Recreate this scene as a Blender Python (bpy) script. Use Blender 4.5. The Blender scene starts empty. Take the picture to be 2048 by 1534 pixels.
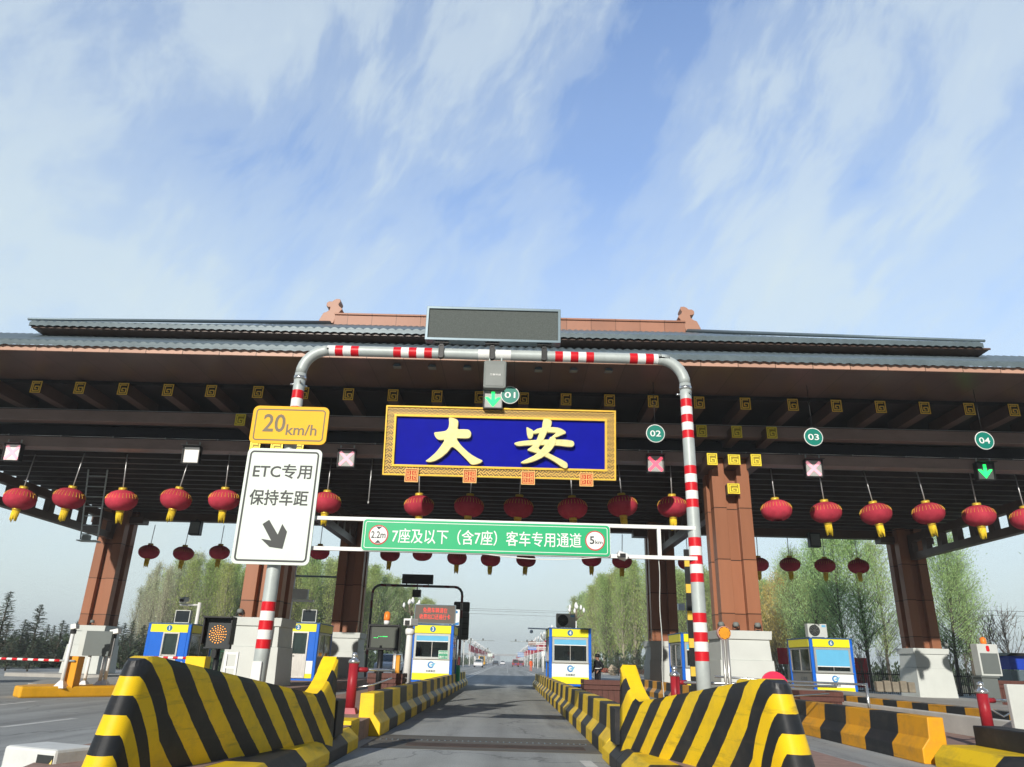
import bpy, bmesh, math, random
from math import sin, cos, tan, pi, radians as RD
from mathutils import Matrix, Vector

sc = bpy.context.scene
COL = sc.collection

# ------------------------------------------------------------------ camera
FPX, PITCH, YAW, ROLL, EYE = 1460.0, RD(20.85), RD(-0.20), RD(1.6), 1.30
def _axes():
    f = Vector((sin(YAW)*cos(PITCH), cos(YAW)*cos(PITCH), sin(PITCH)))
    r = Vector((cos(YAW), -sin(YAW), 0)); u = r.cross(f)
    return cos(ROLL)*r + sin(ROLL)*u, -sin(ROLL)*r + cos(ROLL)*u, f
CR, CU, CF = _axes()
cam = bpy.data.cameras.new('camera'); cam_o = bpy.data.objects.new('camera', cam); COL.objects.link(cam_o)
cam.sensor_width = 36; cam.lens = FPX/2048*36; cam.clip_start = 0.1; cam.clip_end = 6000
cam_o.matrix_world = Matrix(((CR.x, CU.x, -CF.x, 0), (CR.y, CU.y, -CF.y, 0), (CR.z, CU.z, -CF.z, EYE), (0, 0, 0, 1)))
sc.camera = cam_o

# ------------------------------------------------------------------ sky and sun
SUN_AZ, SUN_EL = RD(15.5), RD(21.2)        # behind the camera, to the left
SKY_STR, SUN_STR, EXPO = 0.105, 4.3, 0.18
w = bpy.data.worlds.new('World'); sc.world = w; w.use_nodes = True
def ray_dir(px, py):
    d = (px-1024)/FPX*CR - (py-767)/FPX*CU + CF
    return tuple(d.normalized())
CLOUDS = [(60, 330, 30, .85), (250, 60, 20, .35), (560, 270, 18, .40), (690, 430, 18, .40), (950, 30, 13, .85), (870, 180, 10, .55), (1030, 400, 8, .65), (950, 480, 8, .35),
          (1800, 130, 18, .50), (1700, 370, 16, .40), (1960, 60, 18, .42), (1450, 470, 14, .30), (1130, 500, 10, .30), (2000, 330, 20, .35), (-600, 500, 40, .6), (2600, 300, 40, .5)]
def build_world():
    nt = w.node_tree; N = nt.nodes; L = nt.links; N.clear()
    def n(t, **k):
        x = N.new(t)
        for a, b in k.items(): setattr(x, a, b)
        return x
    def math_(op, a, b=None, c=None):
        x = n('ShaderNodeMath', operation=op)
        for i, v in enumerate((a, b, c)):
            if v is None: continue
            if isinstance(v, (int, float)): x.inputs[i].default_value = v
            else: L.new(v, x.inputs[i])
        return x.outputs[0]
    def ramp(fac, pts):
        x = n('ShaderNodeValToRGB'); e = x.color_ramp.elements
        while len(e) < len(pts): e.new(0.5)
        for i, (p, c) in enumerate(pts):
            e[i].position = p; e[i].color = (c, c, c, 1) if isinstance(c, (int, float)) else (*c, 1)
        x.color_ramp.interpolation = 'EASE'
        L.new(fac, x.inputs[0]); return x.outputs[0]
    out = n('ShaderNodeOutputWorld'); bg = n('ShaderNodeBackground')
    sky = n('ShaderNodeTexSky', sky_type='NISHITA'); sky.sun_disc = False
    sky.sun_elevation = SUN_EL; sky.sun_rotation = pi + SUN_AZ
    sky.air_density = 1.0; sky.dust_density = 0.6; sky.ozone_density = 3.0
    tc = n('ShaderNodeTexCoord'); sp = n('ShaderNodeSeparateXYZ'); L.new(tc.outputs['Generated'], sp.inputs[0])
    def vnoise(rot, scl, loc, detail, rough, warp):
        mp = n('ShaderNodeMapping'); mp.inputs['Rotation'].default_value = (0, rot, 0); mp.inputs['Scale'].default_value = scl; mp.inputs['Location'].default_value = loc
        mp.vector_type = 'POINT'
        wv = n('ShaderNodeTexNoise'); wv.inputs['Scale'].default_value = 2.3; wv.inputs['Detail'].default_value = 3; L.new(tc.outputs['Generated'], wv.inputs['Vector'])
        s1 = n('ShaderNodeVectorMath', operation='SCALE'); L.new(wv.outputs['Color'], s1.inputs[0]); s1.inputs[3].default_value = warp
        ad = n('ShaderNodeVectorMath', operation='ADD'); L.new(tc.outputs['Generated'], ad.inputs[0]); L.new(s1.outputs[0], ad.inputs[1])
        r1 = n('ShaderNodeVectorRotate', rotation_type='Y_AXIS'); r1.inputs['Angle'].default_value = rot; L.new(ad.outputs[0], r1.inputs['Vector'])
        mp.inputs['Rotation'].default_value = (0, 0, 0); L.new(r1.outputs[0], mp.inputs[0])
        t = n('ShaderNodeTexNoise'); L.new(mp.outputs[0], t.inputs['Vector']); t.inputs['Scale'].default_value = 1.0
        t.inputs['Detail'].default_value = detail; t.inputs['Roughness'].default_value = rough
        return t.outputs['Fac']
    def patch(px_, py_, rad, wt):
        d = ray_dir(px_, py_)
        vm = n('ShaderNodeVectorMath', operation='DOT_PRODUCT'); L.new(tc.outputs['Generated'], vm.inputs[0]); vm.inputs[1].default_value = d
        mr = n('ShaderNodeMapRange', interpolation_type='SMOOTHSTEP'); L.new(vm.outputs['Value'], mr.inputs[0])
        mr.inputs[1].default_value = cos(RD(rad)); mr.inputs[2].default_value = 1.0; mr.inputs[3].default_value = 0; mr.inputs[4].default_value = wt
        return mr.outputs[0]
    cover = None
    for q in CLOUDS:
        p_ = patch(*q); cover = p_ if cover is None else math_('ADD', cover, p_)
    streak = vnoise(RD(-30), (10.0, 4.5, 1.7), (3.1, 1.7, 5.3), 9, .60, .16)
    soft = vnoise(RD(-25), (5.0, 3.0, 2.6), (1.3, 4.4, 2.2), 6, .55, .3)
    tuft = vnoise(RD(-42), (26.0, 10.0, 6.0), (7.3, 2.4, .8), 9, .66, .22)
    body = math_('ADD', math_('ADD', math_('MULTIPLY', math_('SUBTRACT', streak, .5), 2.1), math_('MULTIPLY', math_('SUBTRACT', soft, .5), 2.3)), math_('MULTIPLY', math_('SUBTRACT', tuft, .5), 1.1))
    cl = ramp(math_('MULTIPLY', math_('ADD', body, math_('MULTIPLY', math_('MINIMUM', cover, 1.15), .56)), .5), [(0.0, 0.04), (0.22, .26), (0.46, .60), (.85, .90)])
    low = ramp(sp.outputs[2], [(0.0, 1.0), (0.16, .88), (0.42, .50), (0.62, .18), (.8, 0.08)])
    fac = math_('MINIMUM', math_('ADD', cl, math_('MULTIPLY', low, math_('SUBTRACT', 1.0, cl))), 0.96)
    skyc = n('ShaderNodeMix', data_type='RGBA'); skyc.inputs[0].default_value = 1.0; skyc.blend_type = 'MULTIPLY'
    L.new(sky.outputs[0], skyc.inputs[6]); skyc.inputs[7].default_value = SKY_TINT
    mix = n('ShaderNodeMix', data_type='RGBA')
    L.new(fac, mix.inputs[0]); L.new(skyc.outputs[2], mix.inputs[6])
    cc = n('ShaderNodeMix', data_type='RGBA'); L.new(low, cc.inputs[0])
    cc.inputs[6].default_value = CLOUD_HI; cc.inputs[7].default_value = CLOUD_LO
    L.new(cc.outputs[2], mix.inputs[7])
    back = ramp(math_('ADD', math_('MULTIPLY', sp.outputs[1], .5), .5), [(0.0, .16), (.38, .22), (.66, 1.0)])  # sky darkened behind the camera, added to weaken ambient light on front faces
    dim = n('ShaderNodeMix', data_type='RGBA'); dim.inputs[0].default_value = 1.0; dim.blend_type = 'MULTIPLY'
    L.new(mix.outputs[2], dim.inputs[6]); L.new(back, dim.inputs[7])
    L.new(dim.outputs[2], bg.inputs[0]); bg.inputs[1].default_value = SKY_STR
    L.new(bg.outputs[0], out.inputs[0])
HAZE = 0.0008
SKY_TINT = (1.65, 2.0, 2.45, 1)
CLOUD_HI = (6.4, 7.3, 7.6, 1); CLOUD_LO = (6.3, 7.3, 7.1, 1)
build_world()
sun = bpy.data.lights.new('sun', 'SUN'); sun.energy = SUN_STR; sun.angle = RD(0.53); sun.color = (1.0, 0.945, 0.86)
sun_o = bpy.data.objects.new('sun', sun); COL.objects.link(sun_o)
_sd = Vector((-sin(SUN_AZ)*cos(SUN_EL), -cos(SUN_AZ)*cos(SUN_EL), sin(SUN_EL)))
sun_o.rotation_euler = _sd.to_track_quat('Z', 'Y').to_euler(); sun_o.location = _sd*200
vs = sc.view_settings
vs.view_transform = 'Standard'; vs.look = 'None'; vs.gamma = 1; vs.use_curve_mapping = False; vs.exposure = EXPO
sc.cycles.max_bounces = 8; sc.cycles.diffuse_bounces = 4; sc.cycles.transparent_max_bounces = 16

# ------------------------------------------------------------------ helpers
def ray(px, py):
    return (px-1024)/FPX*CR - (py-767)/FPX*CU + CF
def at(px, py, Y):                       # the point at depth Y seen at a photo pixel
    d = ray(px, py); t = Y/d.y
    return Vector((d.x*t, Y, d.z*t+EYE))
def gz(px, py, Z=0.0):                   # the point at height Z seen at a photo pixel
    d = ray(px, py); t = (Z-EYE)/d.z
    return Vector((d.x*t, d.y*t, Z))
FROT = RD(-0.5)                          # the canopy stands turned by a degree to the lanes
def fac(px, py, Yc):                     # same, on a plane parallel to the canopy front
    d = ray(px, py); t = Yc/(d.y - tan(FROT)*d.x)
    return Vector((d.x*t, d.y*t, d.z*t+EYE))

class MB:
    def __init__(s): s.v = []; s.f = []; s.m = []; s.s = []; s.uv = None
    def add(s, vs_, fs, m=0, sm=False):
        b = len(s.v); s.v += [tuple(x) for x in vs_]
        for f in fs: s.f.append(tuple(i+b for i in f)); s.m.append(m); s.s.append(sm)
        return s
    def box(s, x0, x1, y0, y1, z0, z1, m=0):
        v = [(x, y, z) for z in (z0, z1) for y in (y0, y1) for x in (x0, x1)]
        return s.add(v, [(0, 2, 3, 1), (4, 5, 7, 6), (0, 1, 5, 4), (2, 6, 7, 3), (0, 4, 6, 2), (1, 3, 7, 5)], m)
    def bx(s, c, d, m=0, rot=None):
        hx, hy, hz = d[0]/2, d[1]/2, d[2]/2; b = len(s.v)
        s.box(-hx, hx, -hy, hy, -hz, hz, m); M = rot or Matrix.Identity(3); c = Vector(c)
        for i in range(b, len(s.v)): s.v[i] = tuple(M @ Vector(s.v[i]) + c)
        return s
    def prism(s, poly, a0, a1, axis='y', m=0, sm=False):
        n = len(poly)
        P = {'y': lambda p, a: (p[0], a, p[1]), 'x': lambda p, a: (a, p[0], p[1]), 'z': lambda p, a: (p[0], p[1], a)}[axis]
        v = [P(p, a0) for p in poly] + [P(p, a1) for p in poly]
        s.add(v, [tuple(range(n))[::-1], tuple(range(n, 2*n))], m)
        b = len(s.v)-2*n
        for i in range(n):
            j = (i+1) % n; s.f.append((b+i, b+j, b+n+j, b+n+i)); s.m.append(m); s.s.append(sm)
        return s
    def tube(s, pts, r, n=10, m=0, cap=True, sm=True):
        pts = [Vector(p) for p in pts]; k = len(pts)
        rs = r if isinstance(r, (list, tuple)) else [r]*k
        ms = m if isinstance(m, (list, tuple)) else [m]*(k-1)
        b = len(s.v); ref = None
        for i, p in enumerate(pts):
            t = (pts[min(i+1, k-1)]-pts[max(i-1, 0)]).normalized()
            if ref is None: ref = Vector((1, 0, 0)) if abs(t.x) < .9 else Vector((0, 0, 1))
            u = (ref - t*ref.dot(t)).normalized(); q = t.cross(u); ref = u
            for j in range(n):
                a = 2*pi*j/n; s.v.append(tuple(p+rs[i]*(cos(a)*u+sin(a)*q)))
        for i in range(k-1):
            for j in range(n):
                j2 = (j+1) % n
                s.f.append((b+i*n+j, b+i*n+j2, b+(i+1)*n+j2, b+(i+1)*n+j)); s.m.append(ms[i]); s.s.append(sm)
        if cap:
            s.f.append(tuple(b+j for j in range(n))[::-1]); s.m.append(ms[0]); s.s.append(False)
            s.f.append(tuple(b+(k-1)*n+j for j in range(n))); s.m.append(ms[-1]); s.s.append(False)
        return s
    def lathe(s, prof, c=(0, 0, 0), n=16, m=0, axis='z', sm=True):
        closed = prof[0] == prof[-1]
        b = len(s.v); k = len(prof)
        ms = m if isinstance(m, (list, tuple)) else [m]*(k-1)
        for r, z in prof:
            for j in range(n):
                a = 2*pi*j/n; p = (r*cos(a), r*sin(a), z)
                if axis == 'y': p = (r*cos(a), z, r*sin(a))
                if axis == 'x': p = (z, r*cos(a), r*sin(a))
                s.v.append((p[0]+c[0], p[1]+c[1], p[2]+c[2]))
        for i in range(k-1):
            for j in range(n):
                j2 = (j+1) % n
                s.f.append((b+i*n+j, b+i*n+j2, b+(i+1)*n+j2, b+(i+1)*n+j)); s.m.append(ms[i]); s.s.append(sm)
        for i, e in ((0, -1), (k-1, 1)):
            if prof[i][0] > 1e-4 and not closed: s.f.append(tuple(b+i*n+j for j in range(n))[::e]); s.m.append(ms[min(i, k-2)]); s.s.append(False)
        return s
    def text(s, t, cx, y, cz, h, wd=None, m=0, bold=0.0, dep=0.004, fat=0.0):
        if any(ord(q) > 0x2e80 for q in t): fat = fat or bold*h*.55; bold = 0.0
        c = bpy.data.curves.new('t', 'FONT'); c.body = t; c.size = 1; c.align_x = 'CENTER'; c.offset = bold; c.extrude = .5; c.resolution_u = 3
        o = bpy.data.objects.new('t', c); COL.objects.link(o)
        bpy.context.view_layer.update()
        e = o.evaluated_get(bpy.context.evaluated_depsgraph_get()); me = e.to_mesh()
        V = [tuple(v.co) for v in me.vertices]; Fs = [tuple(p.vertices) for p in me.polygons]
        e.to_mesh_clear(); bpy.data.objects.remove(o); bpy.data.curves.remove(c)
        if not V: return s
        x0, x1 = min(v[0] for v in V), max(v[0] for v in V); y0, y1 = min(v[1] for v in V), max(v[1] for v in V)
        k = h/(y1-y0); kx = wd/(x1-x0) if wd else k
        if fat:
            for i, (du, dv) in enumerate(((-1, -1), (1, 1), (-1, 1), (1, -1))):
                s.add([(cx+(v[0]-(x0+x1)/2)*kx+du*fat, y-dep/2-v[2]*dep-.0006*(i+1), cz+(v[1]-(y0+y1)/2)*k+dv*fat) for v in V], Fs, m)
        return s.add([(cx+(v[0]-(x0+x1)/2)*kx, y-dep/2-v[2]*dep, cz+(v[1]-(y0+y1)/2)*k) for v in V], Fs, m)
    def rrect(s, x0, x1, z0, z1, r, y0, y1, m=0):
        p = []
        for cx, cz, a0 in ((x1-r, z1-r, 0), (x0+r, z1-r, 90), (x0+r, z0+r, 180), (x1-r, z0+r, 270)):
            for k in range(6): a = RD(a0+18*k); p.append((cx+r*cos(a), cz+r*sin(a)))
        return s.prism(p, y0, y1, 'y', m)
    def rring(s, x0, x1, z0, z1, r, t, y0, y1, m=0):
        def ring(x0, x1, z0, z1, r):
            p = []
            for cx, cz, a0 in ((x1-r, z1-r, 0), (x0+r, z1-r, 90), (x0+r, z0+r, 180), (x1-r, z0+r, 270)):
                for k in range(6): a = RD(a0+18*k); p.append((cx+r*cos(a), cz+r*sin(a)))
            return p
        A = ring(x0, x1, z0, z1, r); B = ring(x0+t, x1-t, z0+t, z1-t, max(r-t, .004)); n = len(A)
        v = [(p[0], y0, p[1]) for p in A]+[(p[0], y0, p[1]) for p in B]+[(p[0], y1, p[1]) for p in A]+[(p[0], y1, p[1]) for p in B]
        f = []
        for i in range(n):
            j = (i+1) % n
            f += [(i, j, n+j, n+i), (2*n+i, 3*n+i, 3*n+j, 2*n+j), (i, 2*n+i, 2*n+j, j), (n+i, n+j, 3*n+j, 3*n+i)]
        return s.add(v, f, m)
    def disc(s, cx, cz, r, y0, y1, m=0, n=28):
        return s.prism([(cx+r*cos(2*pi*k/n), cz+r*sin(2*pi*k/n)) for k in range(n)], y0, y1, 'y', m)
    def build(s, name, mats, parent=None, loc=None, rz=0.0, bev=0.0, fix=True):
        me = bpy.data.meshes.new(name); me.from_pydata(s.v, [], s.f)
        for m in (mats if isinstance(mats, (list, tuple)) else [mats]): me.materials.append(m)
        me.polygons.foreach_set('material_index', s.m); me.polygons.foreach_set('use_smooth', s.s)
        if s.uv:
            ul = me.uv_layers.new(name='UVMap')
            for p in me.polygons:
                for li in p.loop_indices: ul.data[li].uv = s.uv[me.loops[li].vertex_index]
        if fix:
            bm = bmesh.new(); bm.from_mesh(me); bmesh.ops.recalc_face_normals(bm, faces=bm.faces); bm.to_mesh(me); bm.free()
        me.update()
        o = bpy.data.objects.new(name, me); COL.objects.link(o)
        if parent: o.parent = parent
        if loc is not None: o.location = loc
        if rz: o.rotation_euler.z = rz
        if bev:
            b = o.modifiers.new('bevel', 'BEVEL'); b.width = bev; b.segments = 2; b.limit_method = 'ANGLE'; b.angle_limit = RD(40)
        return o

def tag(o, label=None, cat=None, group=None, kind=None):
    for k, v in (('label', label), ('category', cat), ('group', group), ('kind', kind)):
        if v: o[k] = v
    return o
def thing(name, label, cat, loc=(0, 0, 0), rz=0.0, group=None):
    o = bpy.data.objects.new(name, None); COL.objects.link(o); o.location = loc; o.rotation_euler.z = rz
    o.empty_display_size = .2
    return tag(o, label, cat, group)
def dup(root, loc, rz=0.0, label=None, scale=None, group=None):
    r = root.copy(); COL.objects.link(r); r.location = loc; r.rotation_euler.z = rz
    if scale: r.scale = scale if isinstance(scale, (tuple, list)) else (scale,)*3
    if label: r['label'] = label
    if group: r['group'] = group
    for ch in list(root.children):
        c = ch.copy(); COL.objects.link(c); c.parent = r
        for g in list(ch.children):
            d = g.copy(); COL.objects.link(d); d.parent = c
    return r

# ------------------------------------------------------------------ materials
def mat(name, col, rough=.6, metal=0.0, var=.10, scale=3.0, bump=0.0, emit=0.0, spec=.25, stretch=None, dirt=0.0, dcol=(.12, .10, .08), orand=0.0):
    m = bpy.data.materials.new(name); m.use_nodes = True; nt = m.node_tree; N = nt.nodes; L = nt.links
    b = N['Principled BSDF']; b.inputs['Roughness'].default_value = rough; b.inputs['Metallic'].default_value = metal
    b.inputs['Specular IOR Level'].default_value = spec
    tc = N.new('ShaderNodeTexCoord'); t = N.new('ShaderNodeTexNoise'); t.inputs['Scale'].default_value = scale
    t.inputs['Detail'].default_value = 6; t.inputs['Roughness'].default_value = .62
    src = tc.outputs['Object']
    if stretch:
        mp = N.new('ShaderNodeMapping'); mp.inputs['Scale'].default_value = stretch; L.new(src, mp.inputs[0]); src = mp.outputs[0]
    L.new(src, t.inputs['Vector'])
    mr = N.new('ShaderNodeMapRange'); mr.inputs[1].default_value = .3; mr.inputs[2].default_value = .7
    mr.inputs[3].default_value = 1-var; mr.inputs[4].default_value = 1+var; L.new(t.outputs['Fac'], mr.inputs[0])
    mx = N.new('ShaderNodeMix'); mx.data_type = 'RGBA'; mx.blend_type = 'MULTIPLY'; mx.inputs[0].default_value = 1
    mx.inputs[6].default_value = (*col, 1); L.new(mr.outputs[0], mx.inputs[7])
    outc = mx.outputs[2]
    if dirt:
        t2 = N.new('ShaderNodeTexNoise'); t2.inputs['Scale'].default_value = scale*.45; t2.inputs['Detail'].default_value = 9; t2.inputs['Roughness'].default_value = .72
        L.new(src, t2.inputs['Vector'])
        r2 = N.new('ShaderNodeMapRange'); r2.inputs[1].default_value = .52; r2.inputs[2].default_value = .74; r2.inputs[4].default_value = dirt; L.new(t2.outputs['Fac'], r2.inputs[0])
        m2 = N.new('ShaderNodeMix'); m2.data_type = 'RGBA'; m2.inputs[7].default_value = (*dcol, 1)
        L.new(r2.outputs[0], m2.inputs[0]); L.new(outc, m2.inputs[6]); outc = m2.outputs[2]
    L.new(outc, b.inputs['Base Color'])
    if emit:
        L.new(outc, b.inputs['Emission Color']); b.inputs['Emission Strength'].default_value = emit
    if bump:
        bp = N.new('ShaderNodeBump'); bp.inputs['Strength'].default_value = bump; bp.inputs['Distance'].default_value = .02
        L.new(t.outputs['Fac'], bp.inputs['Height']); L.new(bp.outputs[0], b.inputs['Normal'])
    if orand:
        oi = N.new('ShaderNodeObjectInfo'); ro = N.new('ShaderNodeMapRange'); ro.inputs[3].default_value = 1-orand; ro.inputs[4].default_value = 1+orand; L.new(oi.outputs['Random'], ro.inputs[0])
        m5 = N.new('ShaderNodeMix'); m5.data_type = 'RGBA'; m5.blend_type = 'MULTIPLY'; m5.inputs[0].default_value = 1; L.new(outc, m5.inputs[6]); L.new(ro.outputs[0], m5.inputs[7]); L.new(m5.outputs[2], b.inputs['Base Color'])
    return m
def mth(nt, op, a, b=None):
    x = nt.nodes.new('ShaderNodeMath'); x.operation = op
    for i, v in enumerate((a, b)):
        if v is None: continue
        if isinstance(v, (int, float)): x.inputs[i].default_value = v
        else: nt.links.new(v, x.inputs[i])
    return x.outputs[0]
def two_tone(name, ca, cb, fn, rough=.5, wob=.02, wscale=6, chip=.0, chipcol=(.3, .29, .27), dirt=.25):
    """paint in two colours; fn(nt, object_xyz, uv) gives a value whose sign picks the colour"""
    m = bpy.data.materials.new(name); m.use_nodes = True; nt = m.node_tree; N = nt.nodes; L = nt.links
    b = N['Principled BSDF']; b.inputs['Roughness'].default_value = rough; b.inputs['Specular IOR Level'].default_value = .3
    tc = N.new('ShaderNodeTexCoord'); sp = N.new('ShaderNodeSeparateXYZ'); L.new(tc.outputs['Object'], sp.inputs[0])
    su = N.new('ShaderNodeSeparateXYZ'); L.new(tc.outputs['UV'], su.inputs[0])
    t = N.new('ShaderNodeTexNoise'); t.inputs['Scale'].default_value = wscale; t.inputs['Detail'].default_value = 3; L.new(tc.outputs['Object'], t.inputs['Vector'])
    off = mth(nt, 'MULTIPLY', mth(nt, 'SUBTRACT', t.outputs['Fac'], .5), wob*2)
    v = fn(nt, sp.outputs, su.outputs, off)
    sel = mth(nt, 'GREATER_THAN', v, 0.0)
    mx = N.new('ShaderNodeMix'); mx.data_type = 'RGBA'; L.new(sel, mx.inputs[0]); mx.inputs[6].default_value = (*ca, 1); mx.inputs[7].default_value = (*cb, 1)
    t2 = N.new('ShaderNodeTexNoise'); t2.inputs['Scale'].default_value = 2.2; t2.inputs['Detail'].default_value = 10; t2.inputs['Roughness'].default_value = .7; L.new(tc.outputs['Object'], t2.inputs['Vector'])
    mr = N.new('ShaderNodeMapRange'); mr.inputs[1].default_value = .47; mr.inputs[2].default_value = .72; mr.inputs[4].default_value = dirt*1.0; L.new(t2.outputs['Fac'], mr.inputs[0])
    m2 = N.new('ShaderNodeMix'); m2.data_type = 'RGBA'; L.new(mr.outputs[0], m2.inputs[0]); L.new(mx.outputs[2], m2.inputs[6]); m2.inputs[7].default_value = (.10, .09, .075, 1)
    outc = m2.outputs[2]
    t4 = N.new('ShaderNodeTexNoise'); t4.inputs['Scale'].default_value = 1.0; t4.inputs['Detail'].default_value = 7; t4.inputs['Roughness'].default_value = .68
    mp4 = N.new('ShaderNodeMapping'); mp4.inputs['Scale'].default_value = (1.6, .9, 9); L.new(tc.outputs['Object'], mp4.inputs[0]); L.new(mp4.outputs[0], t4.inputs['Vector'])
    r4 = N.new('ShaderNodeMapRange'); r4.inputs[1].default_value = .56; r4.inputs[2].default_value = .70; r4.inputs[4].default_value = .42; L.new(t4.outputs['Fac'], r4.inputs[0])
    m4 = N.new('ShaderNodeMix'); m4.data_type = 'RGBA'; L.new(r4.outputs[0], m4.inputs[0]); L.new(outc, m4.inputs[6]); m4.inputs[7].default_value = (.055, .048, .04, 1); outc = m4.outputs[2]
    if chip:
        t3 = N.new('ShaderNodeTexNoise'); t3.inputs['Scale'].default_value = 9; t3.inputs['Detail'].default_value = 8; t3.inputs['Roughness'].default_value = .75; L.new(tc.outputs['Object'], t3.inputs['Vector'])
        ch = mth(nt, 'GREATER_THAN', t3.outputs['Fac'], 1-chip)
        m3 = N.new('ShaderNodeMix'); m3.data_type = 'RGBA'; L.new(ch, m3.inputs[0]); L.new(outc, m3.inputs[6]); m3.inputs[7].default_value = (*chipcol, 1); outc = m3.outputs[2]
    L.new(outc, b.inputs['Base Color'])
    bp = N.new('ShaderNodeBump'); bp.inputs['Strength'].default_value = .25; bp.inputs['Distance'].default_value = .01
    L.new(t2.outputs['Fac'], bp.inputs['Height']); L.new(bp.outputs[0], b.inputs['Normal'])
    return m

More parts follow.
